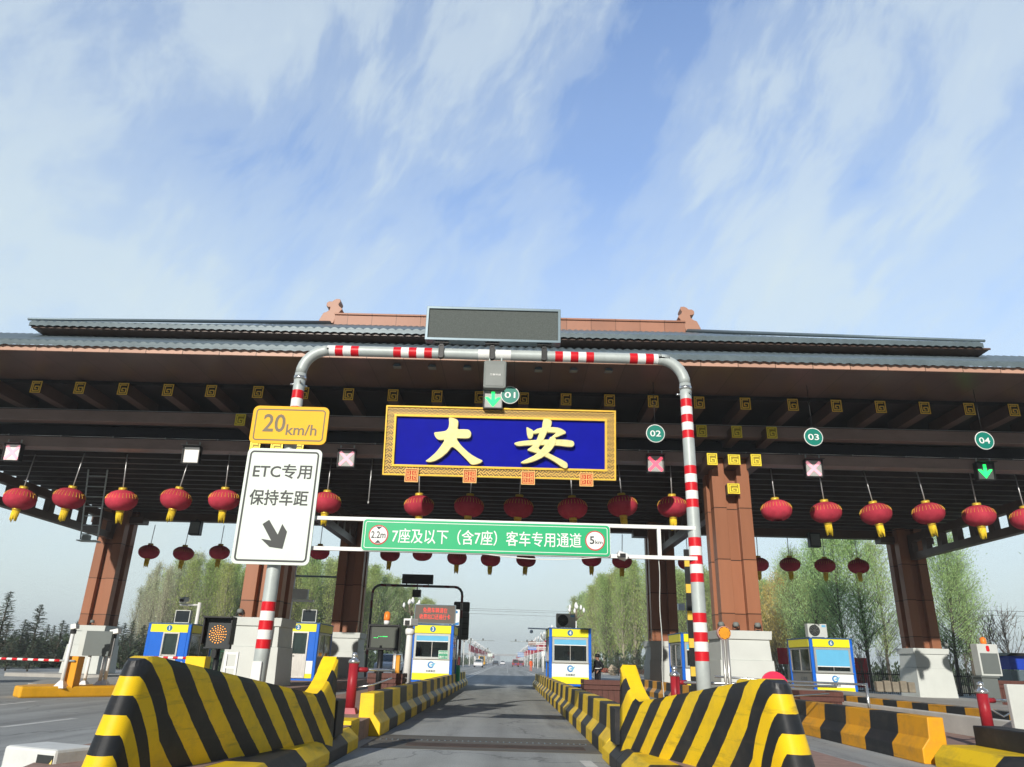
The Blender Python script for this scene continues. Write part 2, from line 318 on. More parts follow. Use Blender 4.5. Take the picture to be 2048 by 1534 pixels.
YEL = (.90, .60, .012); BLK = (.018, .021, .026)
MT = dict(
    copper=mat('copper_panel', (.35, .14, .068), .42, .0, .07, 1.2, dirt=.12, dcol=(.2, .11, .07)),
    pinkcop=mat('pale_copper', (.42, .22, .15), .45, 0, .06, 1.0),
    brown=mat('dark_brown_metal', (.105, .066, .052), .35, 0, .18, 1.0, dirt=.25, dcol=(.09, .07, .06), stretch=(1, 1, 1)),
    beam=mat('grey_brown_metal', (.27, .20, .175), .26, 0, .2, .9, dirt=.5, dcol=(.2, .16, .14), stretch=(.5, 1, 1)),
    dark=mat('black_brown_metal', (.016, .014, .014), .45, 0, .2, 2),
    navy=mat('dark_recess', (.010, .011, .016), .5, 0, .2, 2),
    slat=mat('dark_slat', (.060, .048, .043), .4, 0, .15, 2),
    tile=None,
    gold=mat('gold_paint', (.90, .58, .08), .38, .15, .10, 5),
    goldch=mat('gold_leaf', (.80, .74, .34), .42, .15, .10, 9, bump=.6),
    gdark=mat('groove', (.05, .035, .012), .6),
    blue=mat('plaque_blue', (.003, .006, .33), .5, 0, .08, 2, spec=.06),
    redt=mat('red_tile', (.60, .05, .018), .5, 0, .1, 6),
    galv=mat('galvanised_steel', (.46, .51, .50), .48, .12, .10, 5, dirt=.2, dcol=(.34, .36, .34)),
    red=mat('reflective_red', (.62, .012, .022), .4, 0, .08, 8),
    white=mat('reflective_white', (.80, .82, .80), .45, 0, .05, 8, dirt=.15, dcol=(.5, .48, .42)),
    wpaint=mat('white_paint', (.78, .79, .77), .4, 0, .05, 3, dirt=.15, dcol=(.45, .43, .4)),
    signw=mat('sign_white', (.66, .74, .68), .42, 0, .03, 2),
    signy=mat('sign_yellow', (.86, .46, .008), .55, 0, .04, 2),
    signg=mat('sign_green', (.015, .42, .17), .42, 0, .05, 2),
    ink=mat('sign_black', (.045, .05, .05), .5),
    inkg=mat('sign_grey', (.20, .17, .11), .6),
    rim=mat('red_ring', (.55, .05, .06), .5),
    ledgrey=mat('led_grille', (.085, .10, .095), .7, 0, .35, 60),
    steelb=mat('blue_grey_steel', (.14, .19, .22), .4, .3, .08, 3),
    blk=mat('black_plastic', (.014, .015, .016), .42, 0, .15, 3),
    grey=mat('grey_plastic', (.19, .21, .20), .5, 0, .06, 3),
    cab=mat('grey_cabinet', (.135, .155, .15), .5, 0, .06, 2),
    cabl=mat('pale_cabinet', (.55, .58, .55), .5, 0, .06, 2, dirt=.15, dcol=(.35, .34, .31)),
    stone=mat('pedestal_stone', (.58, .61, .58), .6, 0, .05, 1.5, dirt=.2, dcol=(.46, .46, .43), bump=.05),
    conc=mat('concrete', (.40, .39, .36), .85, 0, .12, 3, dirt=.45, dcol=(.22, .2, .18), bump=.2),
    brick=mat('paver', (.33, .22, .18), .85, 0, .2, 7, dirt=.4, dcol=(.25, .2, .17), bump=.3),
    yel=mat('yellow_paint', YEL, .5, 0, .08, 4, dirt=.35, dcol=(.30, .19, .03)),
    org=mat('orange_paint', (.78, .33, .015), .45, 0, .06, 3),
    bblue=mat('booth_blue', (.006, .13, .62), .35, 0, .05, 2),
    byel=mat('booth_yellow', (.86, .78, .02), .4, 0, .03, 2),
    bwhite=mat('booth_white', (.78, .84, .82), .4, 0, .03, 2),
    sky=mat('blind_blue', (.13, .46, .72), .5, 0, .05, 2),
    steel=mat('brushed_steel', (.48, .47, .44), .33, .6, .12, 4, stretch=(6, 6, 1)),
    glass=mat('dark_glass', (.035, .055, .052), .06, 0, .4, 1.3, spec=.8),
    bin=mat('booth_side', (.26, .26, .245), .4, .2, .2, 1.5),
    wood=mat('planter_wood', (.115, .048, .038), .6, 0, .22, 3, stretch=(8, 8, 1.2), bump=.2),
    maroon=mat('maroon_post', (.33, .018, .028), .4, 0, .12, 5, dirt=.3, dcol=(.2, .05, .04)),
    chrome=mat('chrome', (.62, .64, .63), .25, .85, .05, 3),
    lan=mat('lantern_red', (.50, .045, .075), .8, 0, .18, 3, spec=.08, orand=.22, dirt=.35, dcol=(.50, .10, .10)),
    lang=mat('lantern_gold', (.74, .50, .06), .38, .3, .1, 6),
    tas=mat('tassel_gold', (.78, .56, .03), .7, 0, .25, 14, orand=.2),
    rod=mat('hanging_rod', (.55, .56, .56), .35, .5, .05, 3),
    teal=mat('number_teal', (.008, .20, .15), .4, 0, .06, 2),
    ledr=mat('led_red', (1.0, .10, .16), .6, 0, .05, 4, emit=1.1),
    ledp=mat('led_pink', (1.0, .40, .48), .6, 0, .05, 4, emit=.55),
    ledn=mat('led_green', (.02, 1.0, .16), .6, 0, .05, 4, emit=1.3),
    scr=mat('signal_screen', (.42, .43, .42), .5, 0, .08, 40),
    scrp=mat('signal_screen_pale', (.80, .78, .74), .5, 0, .06, 30, emit=.10),
    amber=mat('led_amber', (1.0, .40, .06), .6, emit=.9),
    amberl=mat('amber_lens', (.85, .32, .02), .35, 0, .1, 20, emit=.25),
    beacon=mat('orange_beacon', (.85, .22, .03), .3, 0, .05, 3, emit=.12),
    pinkd=mat('red_disc', (.72, .03, .09), .45, 0, .05, 3),
    trash=mat('green_box', (.03, .45, .20), .5),
    logo=mat('logo_blue', (.03, .22, .55), .45), logol=mat('logo_pale_blue', (.16, .45, .70), .45),
    tline=mat('small_print', (.12, .14, .16), .5),
    led_text=mat('led_text', (.9, .07, .05), .5, emit=.35),
    ledpanel=mat('led_panel_brown', (.13, .115, .10), .6, 0, .2, 40),
    bulb=mat('lamp_glass', (.85, .86, .85), .3, 0, .04, 3, emit=.05),
    lampgold=mat('lamp_arm', (.28, .22, .15), .4, .3, .1, 5),
    banner=mat('banner_red', (.66, .03, .05), .7, 0, .12, 2),
    navyc=mat('navy_uniform', (.010, .011, .016), .8, 0, .2, 8),
    skin=mat('skin', (.30, .17, .12), .6), hi=mat('reflective_trim', (.75, .78, .78), .4),
    orv=mat('orange_overalls', (.80, .13, .03), .7),
    carw=mat('car_white', (.74, .75, .76), .25, 0, .03, 2), card=mat('car_dark', (.05, .055, .065), .25, .2, .1, 2), carr=mat('car_maroon', (.22, .06, .06), .35), rub=mat('rubber', (.02, .02, .02), .8),
    lampred=mat('tail_lamp', (.5, .02, .02), .3),
    bark=mat('bark_grey', (.115, .10, .08), .9, 0, .25, 5, bump=.4), barkp=mat('bark_pale', (.36, .33, .25), .9, 0, .2, 5),
    wire=mat('cable_black', (.03, .03, .03), .6),
    greenf=mat('green_fence', (.01, .14, .06), .5),
    fenced=mat('black_fence', (.018, .02, .02), .5),
    rock=mat('pale_rock', (.62, .50, .36), .9, 0, .2, 3, bump=.5),
    flower=mat('flowers', (.42, .05, .06), .8, 0, .5, 9), 
    bluev=mat('van_blue', (.02, .06, .45), .35),
    hill=mat('far_building', (.34, .37, .40), .9), bridge=mat('bridge_grey', (.36, .37, .37), .8), 
    brsign=mat('sign_brown', (.16, .06, .035), .5), blsign=mat('sign_blue', (.02, .16, .60), .5),
)
def glassmat():
    m = bpy.data.materials.new('window_glass'); m.use_nodes = True; nt = m.node_tree; N = nt.nodes; L = nt.links
    tr = N.new('ShaderNodeBsdfTransparent'); tr.inputs[0].default_value = (.62, .72, .70, 1)
    gl = N.new('ShaderNodeBsdfGlossy'); gl.inputs['Roughness'].default_value = .03
    fr = N.new('ShaderNodeFresnel'); fr.inputs[0].default_value = 1.5
    mx = N.new('ShaderNodeMixShader'); L.new(mth(nt, 'ADD', fr.outputs[0], .10), mx.inputs[0]); L.new(tr.outputs[0], mx.inputs[1]); L.new(gl.outputs[0], mx.inputs[2])
    L.new(mx.outputs[0], N['Material Output'].inputs[0]); return m
MT['pane'] = glassmat()
def leafmat(name, col, var=.35, trans=.35):
    m = bpy.data.materials.new(name); m.use_nodes = True; nt = m.node_tree; N = nt.nodes; L = nt.links
    b = N['Principled BSDF']; b.inputs['Roughness'].default_value = .65; b.inputs['Specular IOR Level'].default_value = .25
    oi = N.new('ShaderNodeObjectInfo'); g = N.new('ShaderNodeNewGeometry')
    mr = N.new('ShaderNodeMapRange'); mr.inputs[3].default_value = 1-var; mr.inputs[4].default_value = 1+var; L.new(g.outputs['Random Per Island'], mr.inputs[0])
    hs = N.new('ShaderNodeHueSaturation'); hs.inputs['Color'].default_value = (*col, 1); L.new(mr.outputs[0], hs.inputs['Value'])
    m3 = N.new('ShaderNodeMapRange'); m3.inputs[3].default_value = .475; m3.inputs[4].default_value = .525; L.new(oi.outputs['Random'], m3.inputs[0]); L.new(m3.outputs[0], hs.inputs['Hue'])
    L.new(hs.outputs[0], b.inputs['Base Color'])
    tr = N.new('ShaderNodeBsdfTranslucent'); L.new(hs.outputs[0], tr.inputs[0])
    mx = N.new('ShaderNodeMixShader'); mx.inputs[0].default_value = trans; L.new(b.outputs[0], mx.inputs[1]); L.new(tr.outputs[0], mx.inputs[2])
    L.new(mx.outputs[0], N['Material Output'].inputs[0])
    return m
MT['leaf'] = leafmat('poplar_leaf', (.47, .58, .20), trans=.55); MT['leafy'] = leafmat('willow_leaf', (.66, .56, .18), trans=.45); MT['leafb'] = leafmat('pale_leaf', (.56, .61, .40), trans=.45)
MT['leafg'] = leafmat('young_leaf', (.48, .62, .26), trans=.45); MT['needle'] = leafmat('needle', (.12, .165, .115), .4, .1); MT['shrub'] = leafmat('shrub_leaf', (.07, .10, .05))
MT['twig'] = mat('twig', (.16, .13, .10), .9)

def tilemat():
    m = mat('roof_tile', (.125, .165, .185), .38, .1, .16, 2.0, dirt=.3, dcol=(.15, .17, .18))
    nt = m.node_tree; N = nt.nodes; L = nt.links
    tc = N.new('ShaderNodeTexCoord'); sp = N.new('ShaderNodeSeparateXYZ'); L.new(tc.outputs['Object'], sp.inputs[0])
    z = mth(nt, 'FRACT', mth(nt, 'MULTIPLY', sp.outputs[2], 5.2))
    bp = N.new('ShaderNodeBump'); bp.inputs['Strength'].default_value = .6; bp.inputs['Distance'].default_value = .03
    L.new(z, bp.inputs['Height']); L.new(bp.outputs[0], N['Principled BSDF'].inputs['Normal'])
    return m
MT['tile'] = tilemat()
def seam(m, period, axis, width=.012, dark=.35, offset=0.0):
    """thin panel joints every so many metres"""
    nt = m.node_tree; N = nt.nodes; L = nt.links; b = N['Principled BSDF']
    src = b.inputs['Base Color'].links[0].from_socket
    tc = N.new('ShaderNodeTexCoord'); sp = N.new('ShaderNodeSeparateXYZ'); L.new(tc.outputs['Object'], sp.inputs[0])
    f = mth(nt, 'FRACT', mth(nt, 'ADD', mth(nt, 'DIVIDE', sp.outputs[axis], period), 100+offset))
    s_ = mth(nt, 'LESS_THAN', f, width/period)
    mx = N.new('ShaderNodeMix'); mx.data_type = 'RGBA'; mx.blend_type = 'MULTIPLY'; L.new(mth(nt, 'MULTIPLY', s_, 1-dark), mx.inputs[0])
    L.new(src, mx.inputs[6]); mx.inputs[7].default_value = (.08, .07, .06, 1)
    wn = N.new('ShaderNodeTexWhiteNoise'); wn.noise_dimensions = '1D'; L.new(mth(nt, 'FLOOR', mth(nt, 'ADD', mth(nt, 'DIVIDE', sp.outputs[axis], period), 100+offset)), wn.inputs['W'])
    pv = N.new('ShaderNodeMapRange'); pv.inputs[3].default_value = .88; pv.inputs[4].default_value = 1.10; L.new(wn.outputs['Value'], pv.inputs[0])
    m9 = N.new('ShaderNodeMix'); m9.data_type = 'RGBA'; m9.blend_type = 'MULTIPLY'; m9.inputs[0].default_value = 1; L.new(mx.outputs[2], m9.inputs[6]); L.new(pv.outputs[0], m9.inputs[7]); L.new(m9.outputs[2], b.inputs['Base Color'])
    return m
MT['colm'] = seam(mat('column_copper', (.315, .128, .066), .40, 0, .06, 1.0, dirt=.12, dcol=(.22, .12, .08), stretch=(3, 3, .4)), 1.85, 2, .035, .1, .35)
MT['ridgem'] = seam(mat('ridge_copper', (.36, .17, .11), .45, 0, .06, 1.0), 1.25, 0, .03, .35)
MT['fascia'] = seam(mat('fascia_copper', (.50, .30, .22), .45, 0, .08, .4), 1.2, 0, .03, .3)
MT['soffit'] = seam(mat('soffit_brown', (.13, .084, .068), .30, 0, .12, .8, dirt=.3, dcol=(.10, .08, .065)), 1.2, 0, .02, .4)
MT['pavertop'] = MT['brick']

# ------------------------------------------------------------------ ground and roads
def groundmats():
    g = mat('field_soil', (.15, .14, .085), .95, 0, .25, .15, bump=.2, dirt=.6, dcol=(.10, .115, .05))
    a = mat('asphalt', (.335, .35, .34), .9, 0, .10, .7, dirt=.4, dcol=(.36, .365, .35))
    nt = a.node_tree; N = nt.nodes; L = nt.links; b = N['Principled BSDF']
    tc = N.new('ShaderNodeTexCoord'); mp = N.new('ShaderNodeMapping'); mp.inputs['Scale'].default_value = (1.3, .035, 1); L.new(tc.outputs['Object'], mp.inputs[0])
    t = N.new('ShaderNodeTexNoise'); t.inputs['Scale'].default_value = 1.0; t.inputs['Detail'].default_value = 5; L.new(mp.outputs[0], t.inputs['Vector'])
    f = N.new('ShaderNodeTexNoise'); f.inputs['Scale'].default_value = 60; f.inputs['Detail'].default_value = 3; L.new(tc.outputs['Object'], f.inputs['Vector'])
    m1 = N.new('ShaderNodeMapRange'); m1.inputs[1].default_value = .3; m1.inputs[2].default_value = .7; m1.inputs[3].default_value = .72; m1.inputs[4].default_value = 1.22; L.new(t.outputs['Fac'], m1.inputs[0])
    m2 = N.new('ShaderNodeMapRange'); m2.inputs[1].default_value = .35; m2.inputs[2].default_value = .65; m2.inputs[3].default_value = .8; m2.inputs[4].default_value = 1.2; L.new(f.outputs['Fac'], m2.inputs[0])
    pr = mth(nt, 'MULTIPLY', m1.outputs[0], m2.outputs[0])
    src = b.inputs['Base Color'].links[0].from_socket
    mx = N.new('ShaderNodeMix'); mx.data_type = 'RGBA'; mx.blend_type = 'MULTIPLY'; mx.inputs[0].default_value = 1; L.new(src, mx.inputs[6]); L.new(pr, mx.inputs[7])
    L.new(mx.outputs[2], b.inputs['Base Color'])
    vo = N.new('ShaderNodeTexVoronoi'); vo.feature = 'DISTANCE_TO_EDGE'; vo.inputs['Scale'].default_value = .33
    wn = N.new('ShaderNodeTexNoise'); wn.inputs['Scale'].default_value = 1.6; wn.inputs['Detail'].default_value = 6; L.new(tc.outputs['Object'], wn.inputs['Vector'])
    wa = N.new('ShaderNodeVectorMath'); wa.operation = 'ADD'; L.new(tc.outputs['Object'], wa.inputs[0]); L.new(wn.outputs['Color'], wa.inputs[1]); L.new(wa.outputs[0], vo.inputs['Vector'])
    cr = N.new('ShaderNodeMapRange'); cr.inputs[1].default_value = .0; cr.inputs[2].default_value = .012; cr.inputs[3].default_value = .6; cr.inputs[4].default_value = 1.0; L.new(vo.outputs['Distance'], cr.inputs[0])
    st = N.new('ShaderNodeTexNoise'); st.inputs['Scale'].default_value = .8; st.inputs['Detail'].default_value = 8; st.inputs['Roughness'].default_value = .7; mq = N.new('ShaderNodeMapping'); mq.inputs['Scale'].default_value = (1.6, .22, 1); L.new(tc.outputs['Object'], mq.inputs[0]); L.new(mq.outputs[0], st.inputs['Vector'])
    sr = N.new('ShaderNodeMapRange'); sr.inputs[1].default_value = .55; sr.inputs[2].default_value = .72; sr.inputs[3].default_value = 1.0; sr.inputs[4].default_value = .62; L.new(st.outputs['Fac'], sr.inputs[0])
    mz = N.new('ShaderNodeMix'); mz.data_type = 'RGBA'; mz.blend_type = 'MULTIPLY'; mz.inputs[0].default_value = 1; L.new(mx.outputs[2], mz.inputs[6]); L.new(mth(nt, 'MULTIPLY', cr.outputs[0], sr.outputs[0]), mz.inputs[7])
    L.new(mz.outputs[2], b.inputs['Base Color'])
    bp = N.new('ShaderNodeBump'); bp.inputs['Strength'].default_value = .35; bp.inputs['Distance'].default_value = .01; L.new(f.outputs['Fac'], bp.inputs['Height']); L.new(bp.outputs[0], b.inputs['Normal'])
    return g, a
MT['soil'], MT['asphalt'] = groundmats()
def struct(mb, name, m, **k): return tag(mb.build(name, m, **k), kind='structure')
mb = MB(); mb.add([(-3500, -200, -.06), (3500, -200, -.06), (3500, 5500, -.06), (-3500, 5500, -.06)], [(0, 1, 2, 3)]); struct(mb, 'ground', MT['soil'])
mb = MB()
mb.prism([(-60, -60), (40, -60), (34, 46), (24, 118), (8.3, 150), (7.6, 2600), (-13, 2600), (-13, 150), (-30, 100), (-60, 70)], -.055, 0, 'z'); struct(mb, 'road', MT['asphalt'])
line = mat('road_line_white', (.62, .63, .60), .7, 0, .12, 4, dirt=.5, dcol=(.2, .2, .2))
mb = MB()
def stripe(x0, y0, x1, y1, wd):
    d = Vector((x1-x0, y1-y0)); n_ = Vector((-d.y, d.x)).normalized()*wd/2
    mb.add([(x0+n_.x, y0+n_.y, .004), (x0-n_.x, y0-n_.y, .004), (x1-n_.x, y1-n_.y, .004), (x1+n_.x, y1+n_.y, .004)], [(0, 1, 2, 3)])
for a, b in (((0, 1455), (150, 1437)), ((0, 1410), (75, 1402)), ((1170, 1522), (1186, 1536))):
    p, q = gz(*a), gz(*b); stripe(p.x, p.y, q.x, q.y, .17)
stripe(-3.15, 62, -3.15, 800, .16); stripe(-3.6, 66, -3.6, 800, .16); stripe(3.25, 64, 2.9, 110, .16)
for k in range(20): stripe(.1, 100+k*14, .1, 106+k*14, .15); stripe(5.6, 70+k*14, 5.6, 76+k*14, .15); stripe(-7.4, 70+k*14, -7.4, 76+k*14, .15)
for k in range(12): stripe(-1.3, 118+k*10, -1.3, 121+k*10, .15)
stripe(6.5, 52, 9.5, 88, .16); stripe(10.5, 52, 16, 105, .14)
struct(mb, 'lane_marking', line)
# worn concrete apron and drain across the lane
mb = MB(); mb.box(-2.24, 1.55, 12.55, 14.7, 0, .004); struct(mb, 'concrete_apron', mat('apron', (.135, .13, .115), .9, 0, .2, 1.6, dirt=.7, dcol=(.08, .075, .07), stretch=(.5, 3, 1)))
mb = MB(); mb.box(-2.2, 1.5, 13.72, 13.92, .004, .009)
for k in range(36): mb.bx((-2.12+k*.1, 13.82, .013), (.022, .06, .008), 1)
struct(mb, 'drain_channel', [mat('drain_iron', (.09, .085, .08), .6), MT['steelb']])
mb = MB(); mb.box(-1.6, 1.3, 12.95, 13.45, .004, .008); struct(mb, 'road_patch', mat('patch', (.085, .062, .052), .85, 0, .3, 3))

# islands (raised paved floors)
ISL = {'a': [(-18.2, 31), (-16.6, 27.5), (-13.8, 25.9), (-11.4, 26.9), (-11.4, 42), (-18.2, 42)],
       'b': [(-11.0, 25.5), (-10.0, 24.2), (-8.0, 24.2), (-7.0, 25.5), (-6.9, 44), (-11.0, 44)],
       'c': [(-4.75, 9), (-4.2, 6.9), (-2.9, 6.9), (-2.42, 12.5), (-2.42, 44), (-4.75, 44)],
       'd': [(1.66, 12.5), (2.0, 7.6), (2.9, 7.6), (4.1, 9), (4.1, 44), (1.66, 44)],
       'e': [(6.62, 12.6), (8.6, 10), (9.94, 12.6), (9.94, 44), (6.62, 44)],
       'f': [(11.85, 12), (13.8, 10), (16.2, 12), (16.2, 44), (11.85, 44)],
       'g': [(20.0, 18), (21.6, 16), (23.8, 18), (23.8, 44), (20.0, 44)],
       'h': [(-24.5, 38.5), (-19.5, 38.5), (-19.5, 44), (-24.5, 44)]}
IZ = .30
for k, p in ISL.items():
    mb = MB(); mb.prism(p, 0.0, {'e': .07}.get(k, .16 if k in 'agh' else IZ), 'z'); struct(mb, 'island', MT['conc'] if k in 'agh' else MT['brick'])
# ------------------------------------------------------------------ the canopy
CAN = thing('toll_canopy', 'wide brown toll gate canopy with double grey tiled roof and gold bracket ends', 'canopy', (0, 24.4, 0), FROT)
CX = -.30
COLX = (-22.05, -8.72, 8.1, 21.7)
def LY(Y): return Y-24.4
def part(mb, name, m, parent=CAN, **k): return mb.build(name, m, parent, **k)
def spiral(mb, w_, h_, y, m, t):
    """square spiral raised on a plate of width w_, height h_, front at y"""
    x0, x1, z0, z1 = -w_/2, w_/2, -h_/2, h_/2
    def hb(xa, xb, z): mb.box(min(xa, xb), max(xa, xb), y-.012, y, z-t/2, z+t/2, m)
    def vb(x, za, zb): mb.box(x-t/2, x+t/2, y-.0125, y, min(za, zb), max(za, zb), m)
    hb(x0, x1, z1-t/2); hb(x0, x1, z0+t/2); vb(x0+t/2, z0, z1); vb(x1-t/2, z0, z1)
    g = 2.1*t; a, b, c, d = x0+g, x1-g, z0+g, z1-g
    hb(a, b, d); vb(a, c, d); hb(a, b, c); vb(b, c, d-1.6*g)
    hb(a+1.0*g, b, d-1.6*g); vb(a+1.0*g, c+.9*g, d-1.6*g); hb(a+1.0*g, b-.9*g, c+.9*g)
def gplate(w_=.37, h_=.44):
    mb = MB(); mb.box(-w_/2, w_/2, -.02, .03, -h_/2, h_/2, 0); spiral(mb, w_, h_, -.02, 1, .036); return mb
plate_me = gplate().build('end_plate', [MT['gdark'], MT['gold']]); PM = plate_me.data; bpy.data.objects.remove(plate_me)
plateb_me = gplate().build('end_plate', [mat('lit_groove', (.33, .25, .02), .5), mat('lit_gold', (.86, .70, .06), .4, .1, .06, 5)]); PB = plateb_me.data; bpy.data.objects.remove(plateb_me)  # lit copy of the end plate: sunlight put into gold and groove colours
def plate(parent, x, y, z, me, lab=None):
    o = bpy.data.objects.new('end_plate', me); COL.objects.link(o); o.parent = parent; o.location = (x, y, z); return o
# rafters with their gold ends
RPX = [72, 159, 246, 336, 422, 516, 607, 697, 786, 874, 960, 1047, 1132, 1219, 1306, 1398, 1490, 1585, 1672, 1760, 1848, 1937, 2026]
RX = [CAN.matrix_basis.inverted() @ fac(p, 778+(p-72)*.019, 24.4) for p in RPX]
RX = [v.x for v in RX]
xs = RX + [RX[0]-1.55*k for k in range(1, 5)] + [RX[-1]+1.55*k for k in range(1, 5)]
mb = MB(); mb.box(-.18, .18, .03, 2.3, -.21, .21); r0 = mb.build('rafter', MT['brown'], bev=.012); rm = r0.data; bpy.data.objects.remove(r0)
for x in xs:
    o = bpy.data.objects.new('rafter', rm); COL.objects.link(o); o.parent = CAN; o.location = (x, 0, 10.03)
    plate(o, 0, 0, 0, PM)
# lower eave
HW, BY = 24.4, 46.5
mb = MB()
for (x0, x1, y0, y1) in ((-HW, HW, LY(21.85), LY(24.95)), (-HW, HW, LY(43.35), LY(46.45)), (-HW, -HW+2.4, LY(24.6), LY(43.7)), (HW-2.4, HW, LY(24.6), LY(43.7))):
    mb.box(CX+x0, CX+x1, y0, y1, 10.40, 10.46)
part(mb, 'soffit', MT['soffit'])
mb = MB()
for (x0, x1, y0, y1) in ((-HW, HW, LY(21.79), LY(21.85)), (-HW, HW, LY(46.45), LY(46.51)), (-HW-.06, -HW, LY(21.79), LY(46.51)), (HW, HW+.06, LY(21.79), LY(46.51))):
    mb.box(CX+x0, CX+x1, y0, y1, 10.36, 10.56)
part(mb, 'fascia', MT['fascia'])
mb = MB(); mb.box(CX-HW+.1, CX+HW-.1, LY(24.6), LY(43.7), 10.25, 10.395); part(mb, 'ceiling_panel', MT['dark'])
def slope(mb, A, B, inw, z0, z1, run, ia, ib, wl=.30, amp=.035, rows=5):
    A, B = Vector(A), Vector(B); d = (B-A); Ln = d.length; d.normalize(); inw = Vector(inw)
    n = int(Ln/wl*8); b = len(mb.v)
    for i in range(n+1):
        s_ = Ln*i/n; tm = min(1, s_/ia if ia else 1, (Ln-s_)/ib if ib else 1)
        wv = amp*(2*abs(sin(pi*s_/wl))-1)
        p = A+d*s_
        mb.v.append((p.x, p.y, z0-.17+.6*wv))
        for k in range(rows+1):
            t = tm*k/rows; q = p+inw*(run*t)
            mb.v.append((q.x, q.y, z0+(z1-z0)*t+wv-.25*(t*(1-t))*abs(z1-z0)*.25))
    R_ = rows+2
    for i in range(n):
        for k in range(R_-1):
            mb.f.append((b+i*R_+k, b+(i+1)*R_+k, b+(i+1)*R_+k+1, b+i*R_+k+1)); mb.m.append(0); mb.s.append(k > 0)
def roof(name, hw, y0, y1, z0, z1, run, inset, sgn=1):
    mb = MB(); a, b = CX-hw, CX+hw
    slope(mb, (a, y0), (b, y0), (0, 1), z0, z1, run, inset, inset)
    slope(mb, (b, y1), (a, y1), (0, -1), z0, z1, run, inset, inset)
    sr = inset; ins = run
    slope(mb, (a, y1), (a, y0), (1, 0), z0, z1, sr, ins, ins); slope(mb, (b, y0), (b, y1), (-1, 0), z0, z1, sr, ins, ins)
    o = part(mb, name, MT['tile'], fix=False)
    h = MB()
    for sx in (-1, 1):
        for ya, dy in ((y0, 1), (y1, -1)):
            h.tube([(CX+sx*(hw+.05), ya-.05*dy, z0+.05), (CX+sx*(hw-inset), ya+dy*run, z1+.08)], [.05, .11], 8)
    h.build('hip_ridge', MT['steelb'], o)
    return o
roof('lower_roof', HW+.12, LY(21.68), LY(46.62), 10.68, 12.80, 4.3, 4.3)
UE, UB = 24.35, 43.95
mb = MB(); mb.box(CX-20.3, CX+20.3, LY(25.9), LY(42.4), 12.2, 12.26); part(mb, 'roof_deck', MT['dark'])
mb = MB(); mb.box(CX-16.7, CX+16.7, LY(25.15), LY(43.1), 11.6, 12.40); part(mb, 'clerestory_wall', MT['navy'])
mb = MB(); mb.box(CX-17.5, CX+17.5, LY(UE+.05), LY(UB-.05), 12.32, 12.38); part(mb, 'upper_soffit', MT['brown'])
for y in (UE, UB-.05): mb = MB(); mb.box(CX-17.55, CX+17.55, LY(y), LY(y+.05), 12.33, 12.39); part(mb, 'upper_fascia', MT['brown'])
CX = -.47
roof('upper_roof', 17.42, LY(UE-.1), LY(UB+.1), 12.55, 17.35, 9.9, 8.45)
RCX = -.42; CX = -.30
mb = MB(); mb.box(RCX-9.0, RCX+9.0, LY(33.85), LY(34.45), 17.1, 17.74); mb.box(RCX-9.0, RCX+9.0, LY(33.77), LY(34.53), 17.74, 17.84); part(mb, 'ridge', MT['ridgem'], bev=.02)
CHI = [(742, 232), (748, 205), (770, 155), (790, 148), (800, 140), (812, 130), (815, 108), (800, 108), (785, 98), (785, 75), (800, 62), (825, 62), (835, 50), (855, 40), (880, 42), (885, 60), (872, 85), (880, 100), (900, 115), (903, 128), (890, 140), (878, 165), (864, 172), (858, 208), (850, 236)]
for sx in (-1, 1):
    mb = MB(); k = 1/3.652/38.5
    mb.prism([(sx*(x-855)*-1*k*-1 if sx < 0 else (855-x)*k, (236-z)*k) for x, z in CHI] if sx > 0 else [((x-855)*k, (236-z)*k) for x, z in CHI], LY(33.85), LY(34.5), 'y')
    o = part(mb, 'ridge_ornament', MT['pinkcop'], bev=.02); o.location = (RCX+sx*9.0, 0, 17.28)
# beams under the front eave
def xbeam(name, y0, y1, z0, z1, m, x0=-23.3, x1=23.2):
    mb = MB(); mb.box(x0, x1, LY(y0), LY(y1), z0, z1); return part(mb, name, m, bev=.015)
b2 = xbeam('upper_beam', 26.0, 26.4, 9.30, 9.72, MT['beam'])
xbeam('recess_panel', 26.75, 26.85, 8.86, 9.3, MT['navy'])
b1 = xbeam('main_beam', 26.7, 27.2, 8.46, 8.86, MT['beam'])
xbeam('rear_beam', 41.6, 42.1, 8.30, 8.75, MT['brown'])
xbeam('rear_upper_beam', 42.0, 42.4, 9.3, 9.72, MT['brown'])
mb = MB()
x = -23.2
while x < 23:
    mb.tube([(x, LY(26.66), 8.885), (x+1.95, LY(26.66), 8.885)], .014, 6); mb.bx((x+1.97, LY(26.66), 8.885), (.05, .05, .05)); x += 2
part(mb, 'light_strip', MT['chrome'])
mb = MB(); mb.tube([(-23, LY(25.97), 9.735), (23, LY(25.97), 9.735)], .010, 6); part(mb, 'light_strip', MT['rod'])
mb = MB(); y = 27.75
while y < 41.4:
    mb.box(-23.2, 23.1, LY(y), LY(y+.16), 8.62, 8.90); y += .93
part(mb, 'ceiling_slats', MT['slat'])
mb = MB(); mb.box(-23.2, 23.1, LY(27.3), LY(41.6), 9.45, 9.5); part(mb, 'ceiling_backing', MT['dark'])
